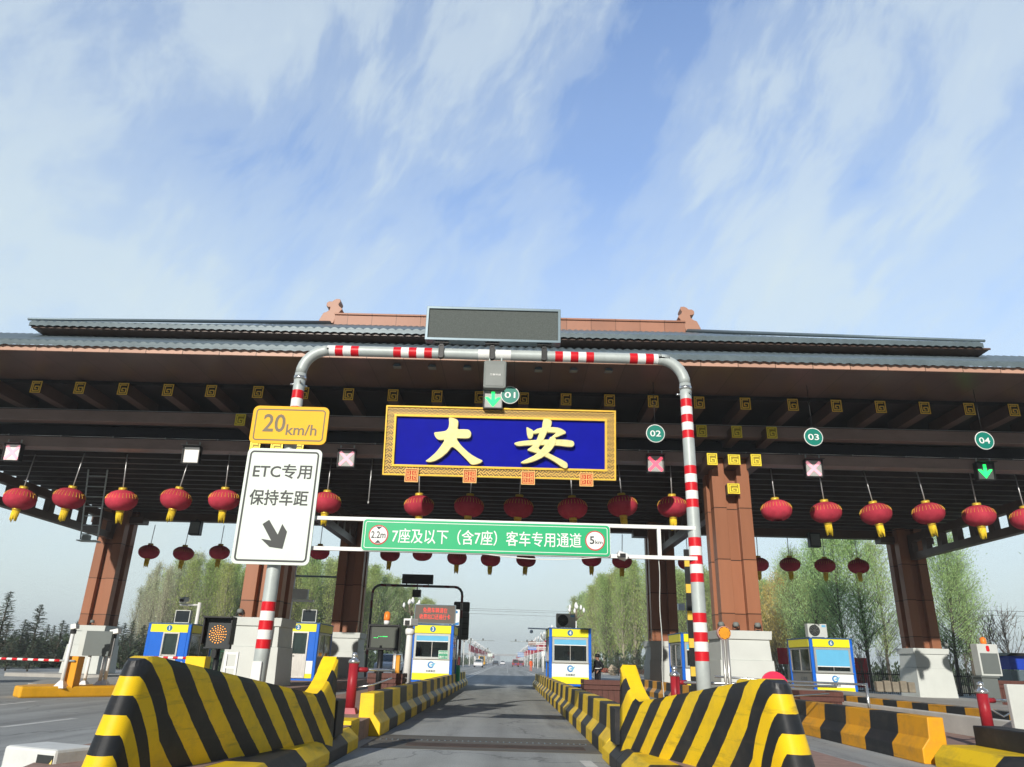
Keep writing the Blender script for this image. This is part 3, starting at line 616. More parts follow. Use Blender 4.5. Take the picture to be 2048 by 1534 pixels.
# columns
def column_me():
    a, r, d = .69, .225, .30
    P = [(-a, -a), (-r, -a), (-r, -a+d), (r, -a+d), (r, -a), (a, -a), (a, -r), (a-d, -r), (a-d, r), (a, r), (a, a), (r, a), (r, a-d), (-r, a-d), (-r, a), (-a, a), (-a, r), (-a+d, r), (-a+d, -r), (-a, -r)]
    mb = MB(); mb.prism(P, 2.5, 8.7, 'z'); return mb
def frust(mb, z0, h0, z1, h1, m=0):
    v = [(x*h0, y*h0, z0) for x, y in ((-1, -1), (1, -1), (1, 1), (-1, 1))]+[(x*h1, y*h1, z1) for x, y in ((-1, -1), (1, -1), (1, 1), (-1, 1))]
    mb.add(v, [(3, 2, 1, 0), (4, 5, 6, 7), (0, 1, 5, 4), (1, 2, 6, 5), (2, 3, 7, 6), (3, 0, 4, 7)], m)
def pedestal_me():
    mb = MB(); frust(mb, .0, .97, 1.55, .90); frust(mb, 1.55, .86, 2.22, .83); frust(mb, 2.22, .90, 2.5, .92); return mb
cme = pme = None
for row, Y in (('f', 27.3), ('r', 41.0)):
    for i, x in enumerate(COLX):
        if cme is None:
            c = column_me().build('column', MT['colm'], CAN, bev=.012); p = pedestal_me().build('pedestal', MT['stone'], c, bev=.015); cme, pme = c, p
        else:
            c = cme.copy(); COL.objects.link(c); p = pme.copy(); COL.objects.link(p); p.parent = c
        c.location = (x, LY(Y), 0)
        # bracket arms with gold ends on the front row
        if row == 'f':
            for (dx, yf, z, wd) in ((0, 26.35, 7.42, .44), (-.8, 26.0, 8.42, .37), (0, 26.0, 8.42, .44), (.8, 26.0, 8.42, .37), (-1.27, 25.4, 9.30, .37), (0, 25.4, 9.30, .37), (1.27, 25.4, 9.30, .37)):
                mb = MB(); h = .21 if wd < .4 else .19
                mb.box(-wd/2+.01, wd/2-.01, .03, 28.2-yf if z > 8 else .5, -h, h)
                o = part(mb, 'bracket_arm', MT['brown']); o.location = (x+dx, LY(yf), z)
                pl = plate(o, 0, 0, 0, PB); pl.scale = (wd/.37, 1, 1 if wd < .4 else .86)
        else:
            mb = MB(); mb.box(-1.45, 1.45, -.35, .35, -.17, .17); o = part(mb, 'bracket_arm', MT['brown']); o.location = (x, LY(Y), 8.12)
for x in COLX:
    mb = MB(); mb.box(x-.17, x+.17, LY(28.0), LY(40.3), 6.98, 7.33); mb.box(x-.17, x+.17, LY(28.0), LY(40.3), 7.93, 8.30)
    for k in range(9): mb.box(x-.15, x+.15, LY(28.6+k*1.42), LY(28.6+k*1.42+.42), 7.33, 7.93)
    part(mb, 'side_truss', MT['brown'])
# hanging ladder under the ceiling
p0, p1 = at(196, 940, 31.5), at(178, 1078, 36.5)
lad = thing('ladder', 'grey steel ladder hanging below the dark slatted ceiling by the leftmost column', 'ladder', p0)
mb = MB(); d = p1-p0
for s_ in (-.42, .42): mb.tube([(s_, 0, 0), (s_+d.x, d.y, d.z)], .035, 8)
for k in range(7): t = .08+k*.14; mb.tube([(-.42+d.x*t, d.y*t, d.z*t), (.42+d.x*t, d.y*t, d.z*t)], .026, 6)
mb.build('frame', MT['galv'], lad)
mb = MB(); mb.bx((d.x, d.y, d.z-.1), (.95, .5, .05)); mb.bx((d.x-.2, d.y+.1, d.z+.08), (.3, .3, .25)); mb.build('hook', MT['galv'], lad)

# ------------------------------------------------------------------ name plaque
P0 = fac(1000, 886, 23.55)
PW, PH = 7.68, 2.30
plq = thing('name_plaque', 'large royal blue plaque with two gold brush characters in a gold fretwork frame', 'plaque', (P0.x, P0.y, P0.z))
plq.rotation_euler = (RD(9), 0, FROT)
def fret(name):
    m = bpy.data.materials.new(name); m.use_nodes = True; nt = m.node_tree; N = nt.nodes; L = nt.links; b = N['Principled BSDF']
    tc = N.new('ShaderNodeTexCoord'); sp = N.new('ShaderNodeSeparateXYZ'); L.new(tc.outputs['Object'], sp.inputs[0])
    u = mth(nt, 'MULTIPLY', mth(nt, 'ADD', sp.outputs[0], sp.outputs[2]), 5.2); v = mth(nt, 'MULTIPLY', mth(nt, 'SUBTRACT', sp.outputs[0], sp.outputs[2]), 5.2)
    fu, fv = mth(nt, 'FRACT', mth(nt, 'ADD', u, 100)), mth(nt, 'FRACT', mth(nt, 'ADD', v, 100))
    par = mth(nt, 'MODULO', mth(nt, 'ADD', mth(nt, 'FLOOR', mth(nt, 'ADD', u, 100)), mth(nt, 'FLOOR', mth(nt, 'ADD', v, 100))), 2)
    f2 = mth(nt, 'ADD', mth(nt, 'MULTIPLY', fu, par), mth(nt, 'MULTIPLY', fv, mth(nt, 'SUBTRACT', 1, par)))
    g = mth(nt, 'FRACT', mth(nt, 'MULTIPLY', f2, 2.0)); s_ = mth(nt, 'LESS_THAN', g, .45)
    mx = N.new('ShaderNodeMix'); mx.data_type = 'RGBA'; L.new(s_, mx.inputs[0]); mx.inputs[6].default_value = (.74, .47, .10, 1); mx.inputs[7].default_value = (.03, .016, .006, 1)
    L.new(mx.outputs[2], b.inputs['Base Color']); b.inputs['Roughness'].default_value = .4
    return m
mb = MB(); hw, hh = PW/2, PH/2
mb.rring(-hw, hw, -hh, hh, .01, .31, -.10, .05, 0); mb.build('frame', fret('gold_fretwork'), plq)
mb = MB(); mb.rring(-hw-.02, hw+.02, -hh-.02, hh+.02, .01, .055, -.15, .04); mb.rring(-hw+.27, hw-.27, -hh+.27, hh-.27, .01, .075, -.14, .03); mb.build('frame_moulding', MT['gold'], plq, bev=.01)
mb = MB(); mb.box(-hw+.3, hw-.3, -.04, .02, -hh+.3, hh-.3); mb.build('panel', MT['blue'], plq)
def pmap(x, y):
    v = (y-(843+.0191*(x-85)))/517.0; xl = 85-27*v; xr = 1760+5*v; u = (x-xl)/(xr-xl)
    return ((u-.5)*PW, (.5-v)*PH)
DA = [[(540, 940), (552, 930), (590, 940), (612, 955), (612, 985), (605, 1022), (650, 1020), (690, 1022), (708, 1045), (705, 1075), (690, 1090), (640, 1092), (600, 1088), (610, 1110), (640, 1150), (700, 1205), (760, 1240), (797, 1255), (775, 1275), (735, 1287), (705, 1285), (680, 1255), (640, 1215), (600, 1175), (565, 1150), (540, 1190), (490, 1235), (440, 1262), (400, 1270), (368, 1262), (400, 1240), (450, 1195), (490, 1140), (515, 1100), (470, 1105), (445, 1085), (430, 1045), (470, 1042), (520, 1035), (540, 1010), (545, 970)]]
AN = [[(1235, 940), (1260, 935), (1295, 950), (1297, 975), (1285, 1005), (1278, 1040), (1222, 1040), (1225, 1005), (1228, 970)],
      [(1110, 998), (1135, 1012), (1160, 1025), (1163, 1060), (1150, 1090), (1125, 1090), (1115, 1060), (1112, 1030)],
      [(1150, 1040), (1200, 1008), (1290, 1000), (1350, 1005), (1395, 1030), (1402, 1048), (1370, 1060), (1330, 1078), (1285, 1082), (1310, 1060), (1330, 1045), (1280, 1042), (1215, 1045), (1165, 1055)],
      [(1015, 1125), (1060, 1110), (1150, 1100), (1280, 1095), (1400, 1095), (1455, 1105), (1463, 1130), (1450, 1150), (1410, 1150), (1340, 1140), (1200, 1138), (1100, 1142), (1045, 1148)],
      [(1215, 1020), (1270, 1020), (1255, 1060), (1225, 1120), (1195, 1165), (1240, 1180), (1310, 1215), (1380, 1250), (1412, 1270), (1415, 1300), (1400, 1312), (1375, 1305), (1330, 1270), (1280, 1240), (1210, 1205), (1140, 1185), (1112, 1175), (1150, 1150), (1180, 1110), (1200, 1060)],
      [(1290, 1070), (1330, 1085), (1325, 1130), (1290, 1180), (1240, 1225), (1170, 1260), (1100, 1278), (1062, 1270), (1110, 1245), (1180, 1210), (1230, 1160), (1265, 1110)]]
def smoothpoly(p):
    q = []
    for i in range(len(p)):
        a, b = p[i], p[(i+1) % len(p)]
        q += [(a[0]*.78+b[0]*.22, a[1]*.78+b[1]*.22), (a[0]*.22+b[0]*.78, a[1]*.22+b[1]*.78)]
    return q
for strokes, lab in ((DA, 'gold brush character with three strokes, left on the blue panel'), (AN, 'gold brush character with a roof stroke, right on the blue panel')):
    mb = MB()
    for i, s_ in enumerate(strokes): mb.prism([pmap(*q) for q in smoothpoly(s_)], -.20-.011*i, -.03, 'y')
    tag(mb.build('character', MT['goldch'], plq, bev=.045), lab)
for px, py in ((272, 1366), (699, 1370), (1125, 1380), (1551, 1390)):
    x, z = pmap(px, py); mb = MB(); mb.rring(-.225, .225, -.225, .225, .005, .03, -.22, -.16, 1); mb.box(-.2, .2, -.19, -.15, -.2, .2, 0)
    t = .020
    for sx in (-1, 1):
        for sz in (-1, 1):
            for (a, b, c, d) in ((.03, .16, .16, .16), (.16, .16, .05, .16), (.07, .16, .045, .045), (.07, .07, .045, .11), (.07, .115, .11, .11)):
                mb.box(min(sx*a, sx*b)-t/2, max(sx*a, sx*b)+t/2, -.205, -.188, min(sz*c, sz*d)-t/2, max(sz*c, sz*d)+t/2, 1)
    mb.box(-.012, .012, -.203, -.19, -.18, .18, 1); mb.box(-.18, .18, -.202, -.19, -.012, .012, 1)
    o = mb.build('fret_tile', [MT['redt'], mat('tile_gold', (.86, .55, .20), .5)], plq); o.location = (x, 0, z)

# ------------------------------------------------------------------ lanterns
def lantern(name, rx, hz, rod, tassel=True):
    t = thing(name, '', 'lantern')
    mb = MB(); mb.tube([(0, 0, hz*.5+.1), (0, 0, rod)], .022, 6); mb.build('rod', MT['rod'], t)
    mb = MB(); n = 56; b = 0; K = 12
    for k in range(K+1):
        ph = -1.32+2.64*k/K; r = rx*cos(ph)**.86; z = hz*.5*sin(ph)/sin(1.32)
        for j in range(n):
            a = 2*pi*j/n; rr = r*(1+.022*(abs(cos(14*a))-.5)); mb.v.append((rr*cos(a), rr*sin(a), z))
    for k in range(K):
        for j in range(n):
            j2 = (j+1) % n; mb.f.append((k*n+j, k*n+j2, (k+1)*n+j2, (k+1)*n+j)); mb.m.append(0); mb.s.append(True)
    body = mb.build('body', MT['lan'], t)
    mb = MB()
    for j in range(28):
        a = 2*pi*(j+.0)/28; pts = []
        for k in range(4):
            ph = .12+.5*k/3; r = rx*cos(ph)**.86*1.012+.004; pts.append((r*cos(a), r*sin(a), hz*.5*sin(ph)/sin(1.32)))
        mb.tube(pts, .0075, 3, cap=False)
    mb.build('gold_ribs', MT['lang'], body)
    mb = MB(); mb.lathe([(rx*.27, hz*.46), (rx*.27, hz*.5+.10)], n=18); mb.build('cap', MT['lang'], t)
    if tassel:
        mb = MB(); mb.lathe([(rx*.27, -hz*.46), (rx*.25, -hz*.5-.08)], n=18); mb.build('collar', MT['lang'], t)
        mb = MB(); rnd = random.Random(3)
        for j in range(16):
            a = 2*pi*j/16; r = rx*.17; L_ = rnd.uniform(.30, .46)
            mb.tube([(r*cos(a), r*sin(a), -hz*.5-.05), (r*1.1*cos(a), r*1.1*sin(a), -hz*.5-.05-L_*.5), (r*cos(a+.2)*rnd.uniform(.7, 1.2), r*sin(a+.2), -hz*.5-.05-L_)], [.04, .032, .012], 5)
        mb.build('tassel', MT['tas'], t)
    return t
FR = [(40, 998), (138, 997), (243, 1001), (352, 999), (448, 1000), (652, 1006), (838, 1012), (938, 1013), (1037, 1015), (1145, 1017), (1245, 1012), (1345, 1014), (1553, 1021), (1652, 1025), (1752, 1028), (1857, 1027), (1958, 1032), (2054, 1038)]
FL = ['bright red lantern with gold tassel nearest the left edge of the photo, front row', 'bright red lantern second from the left edge in the front row', 'bright red lantern in the front row, beside the hanging steel ladder', 'bright red front row lantern over the three dark rear lanterns',
      'red lantern half covered by the left edge of the white ETC sign', 'red lantern peeping out right of the white ETC sign, above the green sign frame',
      'half sunlit half shaded red lantern below the left end of the blue plaque', 'shaded red lantern below the first big gold character of the plaque', 'shaded dark red lantern below the middle of the blue plaque', 'shaded dark red lantern below the second big gold character of the plaque',
      'dark red lantern just right of the blue plaque, over the 5 km mark', 'bright red lantern just left of the right striped gantry post', 'red lantern without tassel just right of the sunlit copper column', 'bright red lantern below the red cross signal numbered 03', 'bright red lantern midway between the signals numbered 03 and 04', 'bright red lantern in front of the dark rear right column', 'bright red lantern below the green arrow numbered 04', 'red lantern cut off by the right edge of the photo']
lanA = lantern('lantern', .56, .765, 1.78); lanB = lantern('lantern', .56, .765, 1.78, False)
first = {}
for (px, py), lb in zip(FR, FL):
    src = lanB if 'without tassel' in lb else lanA; p = fac(px, py, 27.55)
    if src not in first: first[src] = 1; src.location = p; src['label'] = lb; src['group'] = 'red lanterns in the front row'; o = src
    else: o = dup(src, p, random.Random(px).uniform(0, 6), lb, group='red lanterns in the front row')
    rn = random.Random(px+5); o.rotation_euler = (RD(rn.uniform(-4, 4)), RD(rn.uniform(0, 7)), rn.uniform(0, 6))
p = fac(741, 960, 27.55); mb = MB(); mb.tube([(0, 0, 0), (0, 0, 1.7)], .022, 6); mb.lathe([(.03, -.08), (.045, 0)], n=8)
o = mb.build('lantern_rod', MT['rod']); o.location = (p.x, p.y, 6.85); tag(o, 'bare lantern rod without a lantern, hanging left of the blue plaque', 'rod')
RR = [(298, 1104), (367, 1107), (439, 1105), (507, 1106), (639, 1105), (780, 1109), (845, 1108), (914, 1116), (981, 1119), (1052, 1120), (1183, 1119), (1244, 1123), (1376, 1126), (1517, 1129), (1580, 1129), (1650, 1131), (1717, 1133)]
RL = ['small dark lantern in the rear row, nearest the leftmost column', 'dark rear lantern hung beside the black speaker box at the left', 'dark rear lantern just left of the white ETC sign', 'dark rear lantern hidden behind the white ETC sign', 'dark rear lantern peeping out right of the foot of the white ETC sign',
      'dark rear lantern below the 2.2m mark of the green sign', 'dark rear lantern without tassel under the left part of the green sign', 'dark rear lantern below the opening bracket of the green sign', 'dark rear lantern below the middle of the green sign', 'dark rear lantern below the closing bracket of the green sign, with a white cable above', 'dark rear lantern below the 5 km mark of the green sign', 'dark rear lantern beside the white camera on the green sign frame', 'dark rear lantern half hidden behind the right striped gantry post', 'dark rear lantern half hidden behind the sunlit copper column', 'dark rear lantern alone between the copper column and the right black speaker box', 'dark rear lantern just right of the right black speaker box', 'tilted dark rear lantern nearest the dark rear right column']
rA = lantern('lantern', .56, .76, 1.55); rB = lantern('lantern', .56, .76, 1.55, False); first = {}
for (px, py), lb in zip(RR, RL):
    src = rB if 'without tassel' in lb or 'peeping' in lb else rA; p = fac(px, py, 42.55)
    if src not in first: first[src] = 1; src.location = p; src['label'] = lb; src['group'] = 'dark lanterns in the rear row'; o = src
    else: o = dup(src, p, 0, lb, group='dark lanterns in the rear row')
    rn = random.Random(px); o.rotation_euler = (RD(rn.uniform(-2, 3)), RD(8 if 'tilted' in lb else rn.uniform(1, 4)), rn.uniform(0, 6))

# ------------------------------------------------------------------ lane signals, number discs, downlights, speakers
def signal(px, py, Y, kind, label, hang=True):
    p = fac(px, py, Y); t = thing('lane_signal', label, 'signal', p, FROT, 'lane signals on the beam'); t.rotation_euler.x = RD(4)
    mb = MB(); mb.rring(-.33, .33, -.33, .33, .02, .035, -.08, .14); mb.box(-.32, .32, .02, .14, -.32, .32); mb.box(-.34, .34, -.28, .02, .33, .345)
    mb.build('housing', MT['blk'], t)
    mb = MB(); mb.box(-.295, .295, -.01, .02, -.295, .295); mb.build('screen', MT['scrp'] if kind in 'wp' else (MT['scr'] if kind != 'g' else MT['ledgrey']), t)
    mb = MB()
    if kind in 'xkp':
        for s_ in (-1, 1): mb.bx((0, -.02-.002*s_, 0), (.70, .012, .105), rot=Matrix.Rotation(s_*RD(45), 3, 'Y'))
        mb.build('red_cross', MT['ledr'] if kind == 'x' else MT['ledp'], t)
    elif kind in 'gG':
        mb.prism([(-.055, .26), (.055, .26), (.055, -.02), (.16, .07), (.27, .07), (.0, -.26), (-.27, .07), (-.16, .07), (-.055, -.02)], -.03, -.012, 'y'); mb.build('green_arrow', MT['ledn'], t)
    if hang:
        mb = MB()
        for sx in (-.25, .25): mb.box(sx-.02, sx+.02, 0, .04, .33, .50)
        mb.build('bracket', MT['galv'], t)
signal(25, 905, 26.55, 'p', 'pale pink lane signal at the left edge of the photo')
signal(383, 910, 26.55, 'w', 'washed out white lane signal left of the white ETC sign')
signal(693, 917, 26.55, 'k', 'pink cross lane signal between the ETC sign and the blue plaque')
signal(986, 799, 23.1, 'G', 'green arrow lane signal under the antenna box, above the blue plaque', False)
signal(1311, 928, 26.55, 'x', 'red cross lane signal below the 02 disc')
signal(1627, 937, 26.55, 'k', 'pink cross lane signal below the 03 disc')
signal(1970, 943, 26.55, 'g', 'green arrow lane signal on a dark screen below the 04 disc')
for k, (px, py, Y) in enumerate(((1020, 790, 23.0), (1311, 867, 23.4), (1627, 874, 23.4), (1969, 881, 23.4))):
    s_ = '0%d' % (k+1); p = fac(px, py, Y); t = thing('number_sign', 'round teal disc reading %s over the lane' % s_, 'sign', p, FROT, 'lane number discs')
    mb = MB(); mb.disc(0, 0, .305, 0, .03, 0); mb.build('disc', MT['teal'], t)
    mb = MB(); n = 32
    mb.lathe([(.29, -.006), (.315, -.006), (.315, .012), (.29, .012), (.29, -.006)], n=32, axis='y'); mb.build('rim', MT['wpaint'], t)
    mb = MB(); mb.text(s_, 0, -.002, 0, .21, .36, bold=.01); mb.build('numeral', MT['white'], t)
    mb = MB(); mb.tube([(0, .03, 0), (0, .03, 10.4-p.z)] if k else [(0, .03, 0), (-.3, .1, 0)], .012, 6); mb.build('bracket', MT['blk'], t)
for k, (px, py) in enumerate(((795, 733), (865, 735), (935, 736), (1077, 740), (1147, 741), (1217, 742))):
    d = ray(px, py-4); p = Vector((d.x, d.y, 0))*((10.40-EYE)/d.z); p.z = 10.40
    t = thing('downlight', 'small square downlight under the eave, %s of the six' % ('first from the left', 'second from the left', 'third from the left', 'fourth from the left', 'fifth from the left', 'last on the right')[k], 'lamp', p, FROT, 'downlights under the eave')
    mb = MB(); frust(mb, -.10, .13, .0, .09); mb.build('housing', MT['steelb'], t)
    mb = MB(); mb.box(-.11, .11, -.11, .11, -.108, -.10); mb.build('lens', MT['grey'], t)
for px, py, lb in ((392, 1056, 'black speaker box under the rear beam left of the ETC sign'), (1628, 1080, 'black speaker box under the rear beam right of the copper column')):
    p = fac(px, py, 41.0); t = thing('speaker', lb, 'speaker', p, 0, 'speaker boxes under the rear beam')
    mb = MB(); mb.box(-.3, .3, -.2, .2, -.4, .38); mb.build('cabinet', MT['blk'], t, bev=.02)
    mb = MB(); mb.box(-.25, .25, -.22, -.2, -.34, .3); mb.build('grille', MT['grey'], t)
    mb = MB(); mb.box(-.05, .05, -.05, .05, .38, 8.3-p.z); mb.build('bracket', MT['blk'], t)
# floodlights standing on the pedestal caps
FL_ = [(182, 656, 4, 0)]
for x, y, lb in ((-8.72-.62, 27.3-.78, 'small floodlight on the left front pedestal'), (8.1-.75, 27.3-.72, 'small floodlight on the front right pedestal cap, behind the round amber light'), (8.1-.25, 27.3-.76, 'small floodlight in the middle of the front right pedestal cap'), (8.1+.5, 27.3-.76, 'small floodlight on the right end of the front right pedestal cap'),
              (21.7+.95, 41-.7, 'small black floodlight on the rear right pedestal cap'), (-22.05+.1, 41-.8, 'small floodlight on the leftmost pedestal cap')):
    p = CAN.matrix_basis @ Vector((x, LY(y), 2.5)); t = thing('floodlight', lb, 'floodlight', p, 0, 'floodlights on the pedestals')
    mb = MB(); mb.bx((0, 0, .02), (.12, .1, .04)); mb.box(-.12, -.10, -.02, .02, .03, .2); mb.box(.10, .12, -.02, .02, .03, .2); mb.build('bracket', MT['blk'], t)
    mb = MB(); mb.lathe([(.085, -.06), (.10, -.02), (.10, .06), (.06, .09)], c=(0, 0, .19), n=14); mb.build('head', MT['grey'], t)

# ------------------------------------------------------------------ lane gantry with boards
GY = 12.5
GA = thing('lane_gantry', 'tall red and white banded pipe gantry over the near lane carrying a grey LED board', 'gantry', (0, GY, 0))
def zat(px, py, Y=GY): return at(px, py, Y).z
def xat(px, py, Y=GY): return at(px, py, Y).x
G_, R_, W_ = 0, 1, 2
def bands(px, starts):                      # starts: pixel rows where a red white red white red group runs
    out = []
    for a, b, n in starts:
        for k in range(n): out.append((zat(px, a+(b-a)*(k+1)/n), zat(px, a+(b-a)*k/n), R_ if k % 2 == 0 else W_))
    return sorted(out)
LX, RX_, TZ = -3.93, 3.13, 6.62
lb = bands(515, [(1203, 1297, 5), (780, 862, 5)]); rb = bands(1390, [(800, 878, 5), (933, 1016, 5), (1076, 1165, 5), (1226, 1322, 5)])
def seq(z0, z1, bs):
    pts, ms = [z0], []
    for a, b, m in bs:
        if a > pts[-1]+.005: pts.append(a); ms.append(G_)
        pts.append(b); ms.append(m)
    pts.append(z1); ms.append(G_); return pts, ms
tb = []
for a, b in ((640, 719), (788, 865), (1110, 1187), (1258, 1337)):
    for k in range(5): tb.append((xat(a+(b-a)*k/5, 703), xat(a+(b-a)*(k+1)/5, 703), R_ if k % 2 == 0 else W_))
tb += [(xat(957, 706), xat(980, 706), W_), (xat(986, 706), xat(1022, 706), W_)]; tb.sort()
mb = MB(); rad = .48
zp, zm = seq(.3, TZ-rad, lb)
mb.tube([(LX, 0, z) for z in zp], [.118-.018*(z/6.6) for z in zp], 18, zm)
xp, xm = seq(LX+rad, RX_-rad, tb)
bend = [(LX+rad-rad*cos(a), 0, TZ-rad+rad*sin(a)) for a in [pi/2*k/8 for k in range(9)]]
mb.tube(bend, .10, 18); mb.tube([(x, 0, TZ) for x in xp], .10, 18, xm)
bend = [(RX_-rad+rad*sin(a), 0, TZ-rad+rad*cos(a)) for a in [pi/2*k/8 for k in range(9)]]
mb.tube(bend, .10, 18)
zp, zm = seq(.3, TZ-rad, rb)
mb.tube([(RX_, 0, z) for z in zp], [.118-.018*(z/6.6) for z in zp], 18, zm)
mb.build('pipe_frame', [MT['galv'], MT['red'], MT['white']], GA)
for x, s_ in ((LX, 'l'), (RX_, 'r')):
    mb = MB(); mb.tube([(x, 0, TZ-rad-.12), (x, 0, TZ-rad-.06)], .112, 18)
    for k in range(3):
        a = 2*pi*k/3-1.2; mb.tube([(x+.1*cos(a), .1*sin(a), TZ-rad-.2), (x+.17*cos(a), .17*sin(a), TZ-rad-.2)], .018, 6)
    mb.build('coupling', MT['chrome'], GA)
    mb = MB(); mb.box(x-.25, x+.25, -.25, .25, .30, .33)
    for a in range(4): mb.prism([(x+.11, .33), (x+.23, .33), (x+.11, .55)], -.01, .01) if a == 0 else mb.prism([(x-.11, .33), (x-.23, .33), (x-.11, .55)], -.01, .01)
    mb.build('foot_plate', MT['galv'], GA)
mb = MB(); mb.box(LX-.09, LX+.06, -.135, -.09, .82, 1.2); mb.build('hatch', MT['wpaint'], GA, bev=.01)
bd = thing('led_board', 'long grey unlit LED display board standing on top of the pipe gantry', 'display board', (0, GY-.1, 0))
mb = MB(); x0, x1, z0, z1 = xat(852, 650, 12.35), xat(1121, 655, 12.35), 6.81, 7.5
mb.rring(x0, x1, z0, z1, .01, .05, -.10, .10); mb.box(x0+.02, x1-.02, .02, .09, z0+.02, z1-.02); mb.build('frame', MT['steelb'], bd, bev=.006)
mb = MB(); mb.box(x0+.04, x1-.04, -.07, .02, z0+.04, z1-.04); mb.build('grille', MT['ledgrey'], bd)
for px in (884, 985, 1088):
    x = xat(px, 695); mb = MB(); mb.box(x-.035, x+.035, -.02, .05, TZ-.13, 6.82); mb.box(x-.13, x+.13, -.05, .06, 6.78, 6.81); mb.rring(x-.05, x+.05, TZ-.13, TZ+.13, .04, .02, -.03, .06); mb.build('bracket', MT['blk'], bd)
p = at(990, 751, GY-.16); t = thing('antenna_box', 'grey rounded antenna box hanging from the middle of the pipe gantry', 'antenna', p)
mb = MB(); mb.rrect(-.205, .205, -.27, .27, .045, -.07, .07); mb.build('housing', MT['grey'], t, bev=.02)
mb = MB(); mb.rrect(-.165, .165, -.23, .19, .02, -.078, -.07); mb.build('cover', mat('cover_grey', (.21, .23, .22), .5), t, bev=.006)
mb = MB(); mb.text('万集科技', .01, -.079, -.015, .04, .20, bold=.02); mb.build('lettering', MT['white'], t)
mb = MB()
for x in (-.11, .11): mb.tube([(x, .05, .26), (x, .14, TZ-.02-p.z)], .018, 6)
mb.build('hanger', MT['galv'], t)
# speed plate and ETC board
sp_ = at(579, 850, 12.30); t = thing('speed_sign', 'yellow rounded plate reading 20km/h clamped on the left gantry post', 'sign', (sp_.x, 12.30, sp_.z))
mb = MB(); mb.rrect(-.672, .672, -.345, .345, .10, 0, .03); mb.build('plate', MT['signy'], t)
mb = MB(); mb.rring(-.615, .615, -.29, .29, .06, .022, -.004, 0); mb.build('border', MT['inkg'], t)
mb = MB(); mb.text('20', -.27, 0, .03, .33, .39, bold=.015); mb.build('lettering', MT['inkg'], t); mb = MB(); mb.text('km/h', .22, 0, -.085, .20, .54, bold=.012); mb.build('lettering', MT['inkg'], t)
mb = MB(); mb.box(-.1, .1, .03, .34, -.2, -.14); mb.box(-.1, .1, .03, .34, .14, .2); mb.build('clamp', MT['galv'], t)
sp_ = at(555.5, 1010, 12.30); t = thing('information_sign', 'tall white board reading ETC专用 保持车距 with a slanting black arrow', 'sign', (sp_.x, 12.30, sp_.z))
hw, hh = .645, .985
mb = MB(); mb.rrect(-hw, hw, -hh, hh, .09, 0, .03); mb.build('plate', MT['signw'], t)
mb = MB(); mb.rring(-hw+.045, hw-.045, -hh+.045, hh-.045, .07, .03, -.004, 0); mb.build('border', MT['ink'], t)
mb = MB(); mb.text('ETC专用', 0, 0, hh-.40, .25, 1.0, bold=.022); mb.text('保持车距', 0, 0, hh-.86, .26, .99, bold=.022); mb.build('lettering', MT['ink'], t)
mb = MB(); mb.prism([((x-432)*.0023, (703-y)*.0023-.49) for x, y in [(385, 600), (462, 705), (485, 628), (527, 683), (510, 806), (415, 795), (345, 738), (420, 748), (341, 632)]], -.004, 0); mb.build('arrow', MT['ink'], t)
mb = MB(); [mb.box(-.12, .12, .03, .32, z-.03, z+.03) for z in (-.6, 0, .6)]; mb.build('clamp', MT['galv'], t)
# green board on its white frame
gl, gr = at(726, 1068, 12.35), at(1219, 1084, 12.35); gw = (gr.x-gl.x)/2; gc = ((gl.x+gr.x)/2, 12.35, (gl.z+gr.z)/2)
t = thing('lane_sign', 'long green board reading 7座及以下 客车专用通道 across the lane', 'sign', gc); gh = .255
mb = MB(); mb.rrect(-gw-.012, gw+.012, -gh-.012, gh+.012, .06, -.012, .02); mb.build('backing', MT['wpaint'], t)
mb = MB(); mb.rrect(-gw, gw, -gh, gh, .055, -.03, -.012); mb.build('panel', MT['signg'], t)
mb = MB(); mb.rring(-gw+.035, gw-.035, -gh+.035, gh-.035, .035, .010, -.033, -.03); mb.text('7座及以下（含7座）客车专用通道', .012, -.03, -.005, .245, 3.16, bold=.012); mb.build('lettering', MT['white'], t)
k = gw/2.055
for x, s_ in ((-1.79*k, '2.2m'), (1.81*k, '5km')):
    mb = MB(); mb.disc(x, 0, .165, -.035, -.03); o = mb.build('restriction_mark', MT['rim'], t)
    mb = MB(); mb.disc(x, 0, .145, -.039, -.035); mb.build('disc', MT['white'], o)
    mb = MB()
    if s_ == '2.2m':
        mb.text('2.2m', x, -.039, 0, .115, .24, bold=.012)
        for q in (-1, 1): mb.prism([(x-.05, q*.135), (x+.05, q*.135), (x, q*.085)], -.042, -.039)
    else: mb.text('5', x-.05, -.039, .005, .13, bold=.02); mb.text('km', x+.065, -.039, -.025, .06, .12, bold=.015)
    mb.build('numerals', MT['ink'], o)
t2 = thing('tube_gantry', 'white square tube frame bolted between the gantry posts behind the green board', 'frame', (0, 12.42, 0))
zt, zb = gc[2]+.27, gc[2]-.235
mb = MB()
mb.box(LX, RX_, -.03, .03, zt-.03, zt+.03); mb.box(LX, RX_, -.03, .03, zb-.03, zb+.03)
for px in (1318, 1215, 735): x = xat(px, 1080, 12.42); mb.box(x-.03, x+.03, -.028, .028, zb+.03, zt-.03)
mb.build('tubes', MT['wpaint'], t2)
mb = MB(); c0 = xat(1318, 1115, 12.42); pts = [(c0+.01*sin(k*1.3), .04+.1*k/12, zb-(zb-.4)*k/12) for k in range(13)]; mb.tube(pts, .008, 5); o = mb.build('cable', MT['cabl'], t2)
mb = MB(); mb.tube([(xat(px, 1100, 12.42), -.07, zb-.02-.07*sin(pi*(px-960)/250)) for px in range(960, 1211, 25)], .009, 5); mb.build('cable', MT['wpaint'], t2)
